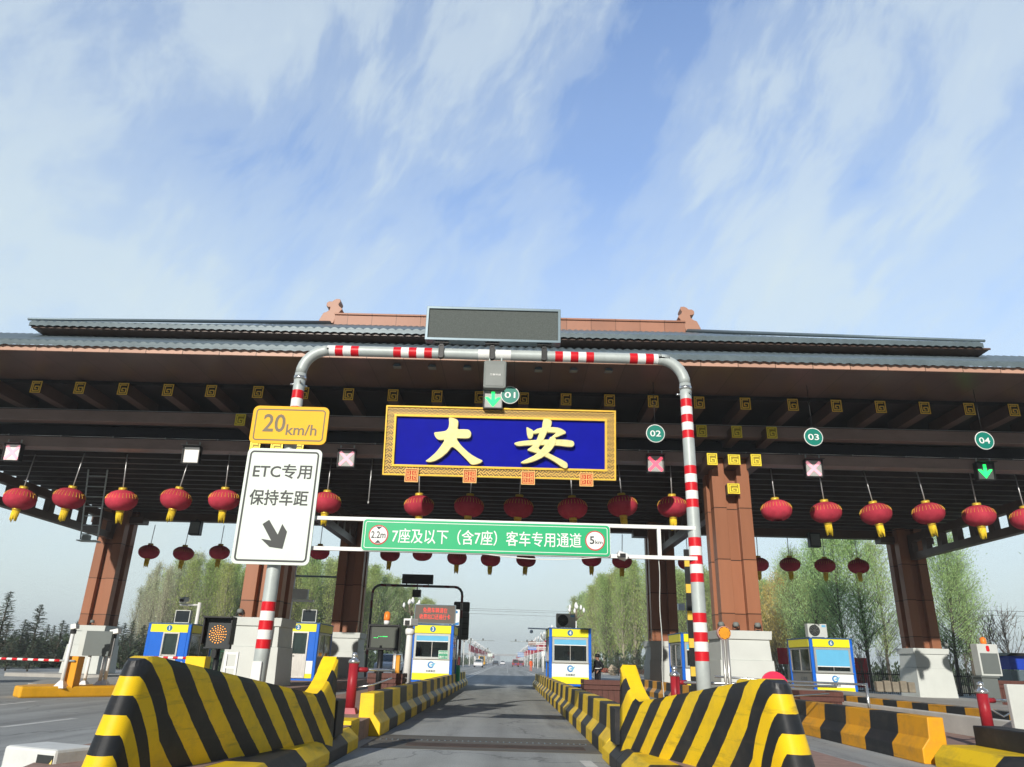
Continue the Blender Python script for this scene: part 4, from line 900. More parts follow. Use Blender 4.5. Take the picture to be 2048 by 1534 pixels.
p = at(1244, 1112, 12.4); t = thing('camera', 'small white camera on the sign frame right of the green board', 'camera', p)
mb = MB(); mb.bx((0, 0, .0), (.17, .28, .09), rot=Matrix.Rotation(RD(20), 3, 'Y')); mb.build('housing', MT['wpaint'], t, bev=.01)
mb = MB(); mb.bx((-.01, -.15, -.01), (.09, .04, .06)); mb.build('lens', MT['blk'], t)

# ------------------------------------------------------------------ crash noses and lane barriers
def nosepaint(name, period, phase, k, yel):
    def fn(nt, o, u, off):
        d_ = mth(nt, 'MAXIMUM', mth(nt, 'SUBTRACT', u[0], .06), 0)
        g = mth(nt, 'SUBTRACT', 1, mth(nt, 'MULTIPLY', mth(nt, 'MINIMUM', mth(nt, 'DIVIDE', d_, .5), 1), .38))
        T = mth(nt, 'ADD', mth(nt, 'ADD', mth(nt, 'MULTIPLY', mth(nt, 'SUBTRACT', u[1], 1.25), g), mth(nt, 'MULTIPLY', d_, k)), off)
        return mth(nt, 'SUBTRACT', mth(nt, 'FRACT', mth(nt, 'ADD', mth(nt, 'DIVIDE', T, period), phase)), .5)
    return two_tone(name, BLK, yel, fn,   .42, .009, 7, .24, (.16, .13, .06), .30)
def crash_nose(label, sg, Fx, Fy, Nx, Ny, r, h0, hs, period, phase, k):
    L_ = math.hypot(Fx-Nx, Fy-Ny); u = Vector(((Fx-Nx)/L_, (Fy-Ny)/L_)); nn = Vector((-u.y, u.x))*(1 if sg < 0 else -1)
    root = thing('crash_barrier', label, 'barrier', (Nx, Ny, 0))
    ds = [0.0, .012, .03, .06, .1, .15, .22, .32]+[.32+(L_-.32)*i/30 for i in range(1, 31)]
    mb = MB(); mb.uv = []; NZ = 9; rows = []
    for d in ds:
        base = r+(.125-r)*d/L_; rd = math.sqrt(max(0, 1-(1-min(d/(r*1.2), 1))**2)); th = max(base*rd, .004)
        ls = L_-.55
        h = h0-(h0-hs)*min(1, max(0, d-.15)/(ls-.15))
        if d > ls: h += (1.30-hs)*((d-ls)/.55)**1.7
        if d < .25: h -= .05*(1-d/.25)**2
        c = u*d+nn*base
        sec = []
        for s_ in (-1, 1):
            col = []
            for i in range(NZ):
                z = (h-.05)*i/(NZ-1); w_ = th+.05*(1-z/h)*min(1, rd+.3)
                col.append((s_*w_, z))
            col.append((s_*th*.80, h)); sec.append(col)
        ring = sec[0]+sec[1][::-1]
        rows.append(len(mb.v))
        for q, z in ring:
            f_ = (1-z/h)*max(0, 1-d/2.2); p = c+nn*q+Vector((sg*.20*f_, -.10*f_)); mb.v.append((p.x, p.y, z)); mb.uv.append((d, z))
    m_ = 2*(NZ+1)
    for i in range(len(ds)-1):
        for j in range(m_-1):
            mb.f.append((rows[i]+j, rows[i]+j+1, rows[i+1]+j+1, rows[i+1]+j)); top = j == NZ
            mb.m.append(1 if top and ds[i] > L_-1.0 else 0); mb.s.append(not top and j not in (NZ-1, NZ+1))
    mb.f.append(tuple(rows[-1]+j for j in range(m_))); mb.m.append(0); mb.s.append(False)
    mb.f.append(tuple(rows[0]+j for j in range(m_))[::-1]); mb.m.append(0); mb.s.append(False)
    mb.build('wall', [nosepaint('nose_paint', period, phase, k, YEL), MT['yel']], root)
    return root
KP = {}
def kerbpaint(name, p, ph, yel=YEL, axis=1, w=.02):
    def fn(nt, o, u, off): return mth(nt, 'SUBTRACT', .5, mth(nt, 'FRACT', mth(nt, 'ADD', mth(nt, 'ADD', mth(nt, 'DIVIDE', o[axis], p), ph+50), mth(nt, 'MULTIPLY', off, .6))))
    return two_tone(name, BLK, yel, fn,   .5, w, 6, .15, (.30, .28, .24), .35)
nl = crash_nose('black and yellow striped crash wall on the left of the lane', -1, -2.33, 10.80, -3.14, 6.75, .11, 1.27, .84, .305, .5, .56)
nr = crash_nose('black and yellow striped crash wall on the right of the lane', 1, 1.56, 10.75, 2.44, 7.25, .125, 1.22, .86, .33, .5, .60)
for root, sg, xk, ye in ((nl, -1, 2.25, 12.45), (nr, 1, 1.44, 12.0)):
    mb = MB(); ox, oy = root.location.x, root.location.y
    sec = [(sg*xk, 0), (sg*xk, .15), (sg*(xk+.15), .29), (sg*(xk+.52), .30), (sg*(xk+.52), 0)]
    mb.prism([(x-ox, z) for x, z in sec], 10.5-oy, ye-oy, 'y')
    sec = [(sg*xk, 0), (sg*xk, .15), (sg*(xk+.15), .29), (sg*(xk+.85), .30), (sg*(xk+.85), 0)]
    mb.prism([(x-ox, z) for x, z in sec], 4.0-oy, 10.5-oy, 'y')
    mb.build('step', kerbpaint('step_paint', 2.3, (-(ye-oy-.8)/2.3) % 1), root, bev=.012)
    mb = MB(); mb.box(sg*(xk+.06)-ox, sg*(xk+.26)-ox, 10.98-oy, 11.5-oy, .28, .74); mb.build('end_block', mat('block_black', BLK, .5, 0, .2, 4, dirt=.3), root, bev=.01)
def lane_barrier(label, x, sg, y0, y1, h, paint, group='low striped barriers along the lanes'):
    t = thing('lane_barrier', label, 'barrier', (x, y0, 0), 0, group); mb = MB()
    sec = [(0, 0), (0, .21), (sg*.13, .36), (sg*.15, h), (sg*.40, h), (sg*.40, 0)]
    mb.prism(sec, 0, y1-y0, 'y'); mb.build('wall', paint, t, bev=.015); return t
lane_barrier('low yellow and black barrier along the left side of the lane', -2.22, -1, 14.3, 45, .70, kerbpaint('lane_paint', 2.3, 0.02))
lane_barrier('low yellow and black barrier along the right side of the lane', 1.50, 1, 12.0, 45, .70, kerbpaint('lane_paint', 2.0, 0.02))
lane_barrier('low orange and black barrier beyond the right crash wall', 6.42, 1, 12.45, 45, .66, kerbpaint('lane_paint', 2.0, 0.03, (.78, .36, .012)))
for lb, a, b, c in (('small yellow block at the near end of the left lane barrier', -2.62, 13.0, .5), ('small yellow block beside the near end of the right lane barrier', 1.86, 12.35, .5)):
    mb = MB(); mb.box(-.2, .2, -.35, .35, 0, .36); o = mb.build('kerb_block', MT['yel'], bev=.012, loc=(a, b, 0)); tag(o, lb, 'block', 'yellow kerb blocks')
# island e nose (right edge) and the painted wall of the next island
t = thing('crash_barrier', 'stepped yellow and black island nose at the lower right corner of the photo', 'barrier', (6.9, 9, 0))
mb = MB(); mb.prism([(-.45, 0), (-.45, .15), (-.3, .30), (.6, .31), (.6, 0)], -3, 3.2, 'y'); mb.build('step', kerbpaint('step_paint', 3.0, .42), t, bev=.012)
mb = MB(); mb.box(.18, .60, 1.9, 3.15, .30, .58); mb.build('wall', mat('block_black', BLK, .5, 0, .2, 4, dirt=.3), t, bev=.015)
t = thing('island_wall', 'concrete island wall with an orange and black painted top edge, before the right pedestal', 'wall', (11.75, 12.5, 0))
mb = MB(); mb.box(0, .3, 0, 32, 0, .26); mb.build('plinth', MT['conc'], t)
mb = MB(); mb.box(.01, .29, 0.01, 31.9, .26, .50); mb.build('painted_top', kerbpaint('wall_paint', 1.75, 0, (.78, .36, .012)), t, bev=.01)
mb = MB(); mb.box(.29, 2.4, 0.01, 31.9, .40, .52); mb.build('slab', MT['conc'], t)
t = thing('island_wall', 'low pale concrete wall running behind the orange and black barrier', 'wall', (9.95, 12.6, 0)); mb = MB(); mb.box(0, .2, 0, 31, 0, .46); mb.build('wall', mat('pale_concrete', (.60, .59, .54), .85, 0, .1, 2, dirt=.35, dcol=(.38, .36, .32), bump=.15), t, bev=.02)
p = at(2036, 1420, 14.0); t = thing('grey_panel', 'plain grey panel standing at the right edge of the photo, beside the maroon post', 'panel', (p.x+.06, 14.0, 0)); mb = MB(); mb.box(-.2, .5, -.05, .05, .3, p.z+.42); mb.build('panel', MT['cabl'], t, bev=.015); mb = MB(); mb.box(-.1, .4, -.12, .12, .0, .32); mb.build('foot', MT['conc'], t)
# left road island kerb and road block
mb = MB(); P = [gz(45, 1392), gz(52, 1380), gz(130, 1376), gz(240, 1380), gz(260, 1390), gz(150, 1397)]
P = [(-13.45, 22.0), (-14.0, 22.6), (-14.2, 23.6), (-13.9, 24.4), (-10.2, 26.0), (-10.0, 25.1), (-11.6, 24.2)]
pts = [(p[0], p[1]) for p in P]; o = MB(); o.prism(pts, 0, .30, 'z'); o = o.build('kerb_island', mat('kerb_orange', (.78, .40, .02), .5, 0, .1, 3, dirt=.25, dcol=(.35, .2, .05)), bev=.05); tag(o, 'rounded orange painted kerb island under the grey cabinet on the left', 'kerb')
a, b = gz(10, 1490, .42), gz(175, 1480, .42)
t = thing('road_block', 'white concrete block with a black and yellow triangle mark in the lower left corner', 'block', (a.x, a.y, 0))
f0 = gz(112, 1500, .42); ang = math.atan2(f0.y-a.y, f0.x-a.x); wd = math.hypot(f0.x-a.x, f0.y-a.y)
t.rotation_euler.z = ang
mb = MB(); mb.box(0, wd, 0, .45, 0, .42); mb.build('body', mat('block_white', (.66, .68, .66), .8, 0, .08, 5, dirt=.25, dcol=(.4, .38, .35), bump=.3), t, bev=.03)
mb = MB(); mb.prism([(wd*.68, .06), (wd*.98, .06), (wd*.98, .37), (wd*.68, .37)], -.004, .0); mb.build('mark', MT['ink'], t)
mb = MB(); mb.prism([(wd*.68, .06), (wd*.98, .06), (wd*.98, .34)], -.007, -.004); mb.build('triangle', mat('pale_yellow', (.8, .66, .2), .6), t)

# ------------------------------------------------------------------ toll booths
BY0 = 34.0
def add_logo(parent, cx, cz, k, y):
    mb = MB(); P = []
    for i in range(25): a = RD(25+i*12.5); P.append((cx+k*.5*cos(a), cz+k*.5*sin(a)))
    for i in range(24, -1, -1): a = RD(25+i*12.5); P.append((cx+.03*k+k*.30*cos(a), cz+.02*k+k*.30*sin(a)))
    mb.prism(P, y-.004, y); o = mb.build('logo', MT['logo'], parent)
    mb = MB(); mb.prism([(cx-.20*k, cz-.10*k), (cx+.1*k, cz+.10*k), (cx+.75*k, cz+.34*k), (cx+.36*k, cz-.30*k), (cx+.14*k, cz-.08*k)], y-.007, y-.004); mb.build('wing', MT['logol'], o)
    mb = MB(); mb.text('吉高集团', cx, y, cz-.90*k, .33*k, 1.45*k, bold=.03); mb.build('lettering', MT['tline'], o)
def booth(pl, pr, py, num, label, door=False, blind='top', sidewin=-1, py0=None, z0=.34, H_=2.38):
    X0, X1 = at(pl, py, BY0).x, at(pr, py, BY0).x; W = X1-X0; hw = W/2; D = 2.7
    t = thing('toll_booth', label, 'toll booth', ((X0+X1)/2, BY0, z0), 0, 'toll booths')
    mb = MB(); mb.box(-hw+.02, hw-.02, .02, D-.02, 0, .09); mb.build('base', MT['bblue'], t)
    zh = H_-.38
    mb = MB(); mb.box(-hw+.05, hw-.05, D-.11, D-.06, .09, H_-.06); mb.box(-hw+.05, hw-.05, .07, .11, .09, .93); mb.box(-hw+.05, hw-.05, .07, D-.11, H_-.10, H_-.055)
    for sx in (-1, 1):
        xa, xb = min(sx*(hw-.05), sx*(hw-.09)), max(sx*(hw-.05), sx*(hw-.09)); mb.box(xa, xb, .11, D-.11, .09, .95); mb.box(xa, xb, .11, D-.11, zh-.04, H_-.10)
    if door: mb.box(-hw+.05, hw-.05, .062, .07, .93, H_-.1)
    bd_ = mb.build('body', MT['bin'], t)
    mb = MB(); mb.box(-hw+.12, hw-.12, .12, .62, .74, .78); mb.build('desk', MT['cabl'], bd_)
    mb = MB(); mb.box(-.52, -.12, .40, .44, .86, 1.16); mb.box(-.34, -.30, .40, .46, .78, .9); mb.box(.22, .5, .3, .34, .84, 1.08); mb.build('monitor', MT['blk'], bd_)
    mb = MB(); mb.box(-.2, .28, 1.15, 1.25, .75, 1.42); mb.box(-.2, .28, .8, 1.2, .62, .74); mb.tube([(.04, 1.0, .1), (.04, 1.0, .65)], .04, 8); mb.build('chair', mat('chair_blue', (.03, .05, .10), .8), bd_)
    for sx in (-1, 1):
        for y in (0, D-.13): mb = MB(); mb.box(sx*hw-(.13 if sx > 0 else 0), sx*hw+(.13 if sx < 0 else 0), y, y+.13, .02, H_-.05); mb.build('corner_post', MT['bblue'], t, bev=.02)
    mb = MB(); mb.box(-hw-.02, hw+.02, -.02, D+.02, H_-.05, H_); mb.build('roof', mat('roof_blue', (.03, .10, .25), .4), t)
    zh = H_-.38
    mb = MB(); mb.box(-hw+.13, hw-.13, -.015, .06, zh, H_-.055); hb = mb.build('header', MT['byel'], t)
    for sx in (-1, 1): mb = MB(); mb.box(min(sx*(hw-.05), sx*(hw+.01)), max(sx*(hw-.05), sx*(hw+.01)), .14, D-.14, zh, H_-.05); mb.build('side_header', MT['byel'], t)
    mb = MB(); mb.disc(0, zh+.17, .125, -.022, -.015); dsc = mb.build('number_disc', mat('disc_blue', (.01, .16, .38), .4), hb)
    mb = MB(); mb.text(str(num), 0, -.022, zh+.17, .16, bold=.03); mb.build('numeral', MT['white'], hb)
    for sx in (-1, 1):
        mb = MB(); mb.rring(.20, D-.20, .95, zh-.04, .02, .06, -.03, .03); mb.box(D/2-.03, D/2+.03, -.025, .025, 1.0, zh-.08); fr = mb.build('side_window', MT['steel'], t); fr.rotation_euler.z = pi/2; fr.location = (sx*(hw-.04), 0, 0)
        mb = MB(); mb.box(.24, D-.24, -.006, .006, 1.0, zh-.08); mb.build('pane', MT['pane'], fr)
    if door:
        mb = MB(); mb.box(-hw+.13, -.22, -.01, .06, .78 if num == 2 else .45, zh); mb.build('blue_panel', MT['bblue'], t)
        mb = MB(); mb.box(-hw+.13, -.22, -.012, .06, .28, .78 if num == 2 else .45); mb.build('white_panel', MT['bwhite'], t); mb = MB(); mb.box(.5, hw-.13, -.012, .06, .28, .80); mb.build('white_panel', MT['bwhite'], t)
        mb = MB(); mb.box(-hw+.13, -.22, -.014, .06, .10, .28); mb.box(.5, hw-.13, -.014, .06, .10, .28); mb.build('footer', MT['byel'], t)
        mb = MB(); mb.box(.5, hw-.13, -.01, .06, .80, zh); mb.build('blue_panel', MT['bblue'], t)
        mb = MB(); mb.rring(-.22, .50, .10, zh, .01, .06, -.05, .05); mb.box(-.17, .45, -.02, .04, .14, 1.08); dr = mb.build('door', MT['steel'], t)
        mb = MB(); mb.rring(-.15, .43, 1.10, zh-.08, .01, .05, -.035, .03); mb.box(-.11, .39, -.015, .02, 1.14, zh-.12); mb.build('pane', [MT['glass']], dr)
        mb = MB(); mb.tube([(-.14, -.03, 1.0), (-.14, -.08, 1.0), (-.04, -.08, 1.0)], .015, 6); mb.build('handle', MT['chrome'], dr)
    else:
        mb = MB(); mb.box(-hw+.13, hw-.13, -.012, .06, .36, .92); lp = mb.build('front_panel', MT['bwhite'], t)
        add_logo(lp, .0, .70, .28, -.012)
        mb = MB(); mb.box(-hw+.13, hw-.13, -.014, .06, .09, .36); mb.build('footer', MT['byel'], t)
        mb = MB(); mb.rring(-hw+.14, hw-.14, .93, zh-.02, .02, .09, -.03, .05); wf = mb.build('window', mat('window_frame', (.42, .45, .44), .4, .3), t)
        mb = MB(); mb.box(-hw+.2, hw-.2, .004, .016, 1.0, zh-.06); mb.build('pane', MT['pane'], wf); mb = MB(); mb.box(-.012, .012, -.012, .03, 1.0, zh-.33 if blind == 'top' else 1.2); mb.build('mullion', MT['steel'], wf); mb = MB(); mb.box(-hw+.12, hw-.12, -.09, .0, .925, .955); mb.build('sill', MT['steel'], wf)
        bz = zh-.32 if blind == 'top' else 1.22
        mb = MB(); mb.box(-hw+.22, hw-.22, -.02, .0, bz, zh-.09); mb.build('blind', MT['sky'], wf)
        mb = MB(); mb.box(-hw+.22, hw-.22, -.022, .0, bz-.035, bz); mb.build('blind_bar', MT['white'], wf)
    return t, hw
B1, _ = booth(288, 375, 1300, 1, 'blue booth with steel door and the number 1, far left', door=True, z0=.12)
B2, _ = booth(549, 634, 1300, 2, 'blue booth with steel door and the number 2, beside the left front pedestal', door=True, z0=.30)
B3, h3 = booth(821, 906, 1300, 3, 'booth numbered 3 with a red lettered LED board on its roof', z0=.38)
B4, h4 = booth(1098, 1183, 1310, 4, 'booth numbered 4 with an air conditioner on its roof, right of the lane', z0=.38)
B5, h5 = booth(1364, 1450, 1320, 5, 'booth half hidden behind the right striped post and the white pedestal', z0=.32)
B6, h6 = booth(1624, 1710, 1330, 6, 'booth numbered 6 with its blue blind pulled down, far right', blind='low', z0=.26)
# green notices on booth 3
mb = MB(); mb.box(.30*1, h3-.2, -.045, -.03, .92, 1.30); gp = mb.build('notice', mat('notice_green', (.03, .33, .18), .5), B3)
mb = MB(); mb.text('请您交回', (.30+h3-.2)/2, -.046, 1.20, .10, .40, bold=.02); mb.text('通行卡', (.30+h3-.2)/2, -.046, 1.03, .10, .36, bold=.02); mb.rring(.31, h3-.21, .93, 1.29, .01, .012, -.049, -.045); mb.build('lettering', MT['white'], gp)
def topled(b, hw, label, x0, x1, z0, z1, y, rows, brown=True):
    t = thing('led_board', label, 'display board', (b.location.x, b.location.y+y, b.location.z+2.38))
    mb = MB(); mb.rring(x0, x1, z0, z1, .01, .03, -.09, .12); mb.box(x0+.01, x1-.01, .0, .115, z0+.01, z1-.01); mb.build('casing', MT['steelb'] if brown else MT['cabl'], t)
    mb = MB(); mb.box(x0+.03, x1-.03, -.07, .0, z0+.03, z1-.03); mb.build('screen', MT['ledpanel'] if brown else mat('screen_black', (.012, .02, .026), .25), t)
    if rows:
        mb = MB()
        for i, r in enumerate(rows): mb.text(r, (x0+x1)/2, -.071, z0+(z1-z0)*(.70-.34*i), .22, [1.08, 1.36][i], bold=-.004)
        mb.build('lettering', MT['led_text'], t)
    if z0 > .01:
        mb = MB(); mb.box(x0+.2, x0+.26, -.03, .05, 0, z0); mb.box(x1-.26, x1-.2, -.03, .05, 0, z0); mb.build('feet', MT['galv'], t)
    return t
topled(B3, h3, 'brown LED board with two lines of red characters on booth 3', -h3+.06, h3+.03, .02, .83, .1, ['免费车辆请在', '收费站口还通行卡'])
topled(B1, 0, 'small dark screen in a pale case on the roof of booth 1', -.05, .62, .03, .58, .5, None, False)
topled(B2, 0, 'small dark screen in a pale case above the steel door of booth 2', -.05, .60, .03, .58, .6, None, False)
def ac(b, label, x, y):
    t = thing('air_conditioner', label, 'air conditioner', (b.location.x+x, b.location.y+y, b.location.z+2.39)); t['group'] = 'air conditioners on booth roofs'
    mb = MB(); mb.box(-.43, .43, 0, .34, .03, .60); mb.box(-.38, -.28, .0, .34, 0, .03); mb.box(.28, .38, 0, .34, 0, .03); mb.build('casing', MT['cabl'], t, bev=.012)
    mb = MB(); mb.lathe([(.245, -.012), (.245, .02)], c=(-.14, 0, .315), n=26, axis='y'); f = mb.build('fan', MT['blk'], t)
    mb = MB()
    for r in (.06, .12, .18, .235): mb.lathe([(r, -.02), (r+.008, -.024), (r+.008, -.014), (r, -.02)], c=(-.14, 0, .315), n=24, axis='y')
    for k in range(8): a = pi*k/4; mb.tube([(-.14, -.02, .315), (-.14+.24*cos(a), -.02, .315+.24*sin(a))], .004, 4)
    mb.build('grille', MT['grey'], f)
    mb = MB(); mb.box(.20, .38, -.004, 0, .46, .55); mb.build('sticker', MT['logol'], t)
ac(B4, 'grey air conditioner on the roof of booth 4, fan to the left', -.16, .3)
ac(B6, 'cream air conditioner on the roof of booth 6, fan to the left', -.32, .5)
mb = MB(); mb.text('人工收费', 0, 0, 0, .16, .8, bold=.01); o = mb.build('lettering', MT['tline'], B6); o.rotation_euler.z = -pi/2; o.location = (-h6+.045, 1.2, .68)
# camera arms near booths 1 and 2, and poles behind
def pole_arm(label, base, z1, arm, head, r=.06, name='camera_pole'):
    t = thing(name, label, 'pole', base)
    mb = MB(); mb.tube([(0, 0, 0), (0, 0, z1)], r, 10); mb.build('post', MT['wpaint'], t)
    if arm:
        mb = MB(); mb.tube([(0, 0, z1-.12), (arm, 0, z1-.12)], r*.6, 8); mb.build('arm', MT['wpaint'], t)
    if head:
        x, z, w_, h_ = head; mb = MB(); mb.bx((x, -.1, z), (w_, .5, h_), rot=Matrix.Rotation(RD(14), 3, 'X')); mb.build('camera', MT['cabl'], t, bev=.02)
        mb = MB(); mb.bx((x, -.37, z-.05), (w_*.6, .06, h_*.6)); mb.build('lens', MT['blk'], t)
    return t
p = at(392, 1250, 37.5); pole_arm('short white camera pole with an arm above booth 1', (p.x, 37.5, 0), zat(395, 1205, 37.5), -.95, (-.75, zat(395, 1205, 37.5)+.1, .28, .2), .085)
p = at(576, 1250, 44); t = pole_arm('slim white pole with a pale box and a plate behind booth 2', (p.x, 44, 0), 8.0, 0, None, .10)
mb = MB(); mb.box(-.1, .95, -.2, .1, zat(585, 1198, 44), zat(585, 1178, 44)); mb.build('box', MT['cabl'], t, bev=.02)
mb = MB(); mb.box(-.15, 1.3, -.1, .1, zat(585, 1203, 44), zat(585, 1199, 44)); mb.build('plate', MT['wpaint'], t)
mb = MB(); mb.tube([(0, 0, zat(600, 1152, 44)), (xat(668, 1152, 44)-p.x+.6, 0, zat(600, 1152, 44))], .055, 8); mb.build('arm', MT['steelb'], t)
# fare display with beacon
p = gz(765, 1386, .3); p = Vector((at(766, 1300, 19.0).x, 19.0, 0))
t = thing('fare_display', 'black fare display box on a black post in front of booth 3', 'display', (p.x, 19.0, IZ))
z0, z1 = zat(775, 1300, 19)-IZ, zat(775, 1250, 19)-IZ
mb = MB(); mb.tube([(-.05, 0, 0), (-.05, 0, z0+.1)], .07, 10); mb.box(-.2, .1, -.15, .15, 0, .03); mb.build('post', MT['blk'], t)
mb = MB(); mb.box(-.39, .37, -.05, .34, z0, z1); mb.rring(-.40, .38, z0-.01, z1+.01, .01, .05, -.10, .0); mb.build('casing', MT['blk'], t, bev=.01)
mb = MB(); mb.box(-.30, .33, -.06, -.04, z0+.05, z1-.05); sc_ = mb.build('screen', mat('screen_glass', (.10, .11, .095), .2, 0, .15, 2), t)
mb = MB(); rnd = random.Random(4)
for k in range(9): mb.box(-.24+k*.038, -.24+k*.038+rnd.uniform(.012, .03), -.064, -.06, z0+.30-.03*(k < 3), z0+.312-.03*(k < 3))
mb.build('digits', MT['ledn'], sc_)
t2 = thing('beacon', 'orange warning beacon on top of the black fare display', 'beacon', (p.x+.02, 19.1, IZ+z1+.01))
mb = MB(); mb.lathe([(.07, 0), (.07, .10)], n=14); mb.build('base', MT['wpaint'], t2)
mb = MB(); mb.lathe([(.075, .10), (.08, .14), (.075, .27), (.04, .31), (0, .315)], n=16); mb.build('lamp', MT['beacon'], t2)
# slim white camera post by booth 3
p = at(812, 1375, 23.0); zt = zat(825, 1252, 23)
t = thing('camera_post', 'white tapering camera post just left of booth 3', 'post', (p.x, 23.0, .3))
mb = MB(); mb.tube([(0, 0, 0), (.0, 0, zt-.5), (0, 0, zt-.3)], [.13, .09, .085], 14); mb.lathe([(.12, zt-.55), (.14, zt-.5), (.14, zt-.4), (.11, zt-.36)], n=14); mb.build('post', MT['wpaint'], t)
mb = MB(); mb.bx((0.02, -.1, zt-.2), (.26, .42, .2), rot=Matrix.Rotation(RD(-25), 3, 'Z')); mb.build('camera', MT['wpaint'], t, bev=.02)
mb = MB(); mb.bx((-.06, -.32, zt-.22), (.14, .05, .12)); mb.build('lens', MT['blk'], t)
# flashing dot panel, round amber light, red disc
p = at(437, 1268, 16.0); t = thing('warning_light', 'hooded black panel with a ring pattern of amber dots on a dark post', 'warning light', (p.x, 16.0, 0))
zc = p.z
mb = MB(); mb.box(-.27, .27, 0, .12, zc-.29, zc+.31); mb.build('panel', MT['cab'] if 0 else mat('panel_grey', (.035, .04, .042), .5), t, bev=.01)
mb = MB(); mb.prism([(-.30, zc+.34), (.30, zc+.34), (.30, zc+.31), (-.30, zc+.31)], -.22, .12); mb.prism([(-.30, zc-.2), (-.27, zc-.2), (-.27, zc+.31), (-.30, zc+.31)], -.14, .12); mb.prism([(.27, zc-.2), (.30, zc-.2), (.30, zc+.31), (.27, zc+.31)], -.14, .12); mb.build('hood', MT['blk'], t)
mb = MB()
for r, n in ((0, 1), (.045, 6), (.085, 11), (.125, 15), (.170, 18)):
    for k in range(n): a = 2*pi*k/n; mb.disc(-.01+r*cos(a), zc-.005+r*sin(a), .0105, -.014, 0, n=8)
mb.build('amber_dots', MT['amber'], t)
mb = MB(); mb.tube([(0, .1, .3), (0, .1, zc-.28)], .06, 12); mb.bx((-.02, .0, zc-.38), (.09, .1, .16)); mb.build('post', MT['blk'], t)
p = at(1448, 1266, 15.0); t = thing('warning_light', 'round amber light on twin steel tubes before the white pedestal', 'warning light', (p.x, 15.0, 0))
mb = MB(); mb.lathe([(.125, -.03), (.13, 0), (.13, .08), (.05, .12)], c=(0, 0, p.z), n=24, axis='y'); mb.build('housing', mat('housing_pink', (.62, .35, .30), .4), t)
mb = MB(); mb.disc(0, p.z, .118, -.036, -.02); ln = mb.build('lens', mat('lens_dark', (.20, .05, .01), .4), t)
mb = MB(); i = 0
for a in range(-5, 6):
    for b in range(-5, 6):
        if a*a+b*b < 27: mb.bx((a*.0205, -.038, p.z+b*.0205), (.014, .008, .014))
mb.build('amber_cells', mat('amber_cell', (.95, .45, .03), .4, emit=.25), ln)
mb = MB()
for x in (-.035, .045): mb.tube([(x, 0, .3), (x, 0, p.z-.1)], .03 if x < 0 else .037, 10)
mb.build('tubes', MT['steel'], t)
p = at(1549, 1372, 12.0); t = thing('red_disc', 'plain red round disc peeping over the right crash wall', 'disc', (p.x, 12.0, 0))
mb = MB(); mb.disc(0, p.z, .21, -.02, .02); mb.build('disc', MT['pinkd'], t, bev=.006); mb = MB(); mb.tube([(0, .03, .3), (0, .03, p.z)], .03, 8); mb.build('post', MT['galv'], t)
t = thing('kerb_block', 'yellow rounded block on top of the right crash wall beside the red disc', 'block', at(1522, 1372, 8.6)); mb = MB(); mb.box(-.14, .12, -.1, .5, -.45, .06); mb.build('block', MT['yel'], t, bev=.05)
# maroon bollards with rails
def bollard(label, base, h, rail):
    t = thing('bollard', label, 'bollard', base, 0, 'maroon bollards with steel rails')
    mb = MB(); mb.tube([(0, 0, .14), (0, 0, h-.17)], .095, 16); mb.build('post', MT['maroon'], t)
    mb = MB(); frust(mb, 0, .17, .15, .11); mb.build('base', mat('base_pink', (.42, .12, .14), .5), t)
    mb = MB(); mb.lathe([(.10, h-.17), (.115, h-.15), (.10, h-.10), (.055, h-.08), (.05, h-.05), (.06, h-.03), (.05, h+.02), (0, h+.035)], n=16); mb.build('finial', MT['chrome'], t)
    if rail:
        mb = MB(); mb.tube([(0, .05, h-.28), (rail, .3, h-.28)], .028, 8); mb.tube([(.05, .05, .5), (rail*.5, .15, h-.55), (rail*.95, .3, h-.42)], .018, 6); mb.build('rail', MT['chrome'], t)
        mb = MB(); mb.tube([(.05, .05, h-.28), (.26, .10, h-.28)], .045, 8); mb.build('collar', MT['maroon'], t)
    return t
p = gz(707, 1418, .2); Yb = 15.2; x = at(705, 1360, Yb).x
bollard('maroon bollard with a silver knob left of the lane, in front of the wooden planter', (x, Yb, .25), zat(708, 1308, Yb)-.25, .75)
Yb = 16.0; x = at(1350, 1360, Yb).x; bollard('maroon bollard with a silver knob behind the right crash wall, beside the striped post', (x, Yb, .25), zat(1350, 1335, Yb)-.25, 3.4)
Yb = 14.2; x = at(1968, 1410, Yb).x; bollard('maroon bollard with a silver knob at the right edge, before the grey cabinet', (x, Yb, .28), zat(1965, 1367, Yb)-.28, .8)
t2 = thing('rail', 'slim steel rail crossing in front of the white pedestal and booth 6', 'rail', (at(1430, 1358, 16.2).x, 16.2, 0)); mb = MB(); z = zat(1500, 1360, 16.2); mb.tube([(0, 0, z+.05), (1.2, 0, z), (3.2, .2, z-.03)], .022, 8); mb.build('tube', MT['chrome'], t2); mb = MB(); mb.tube([(3.2, .2, .25), (3.2, .2, z)], .03, 8); mb.build('post', MT['chrome'], t2)
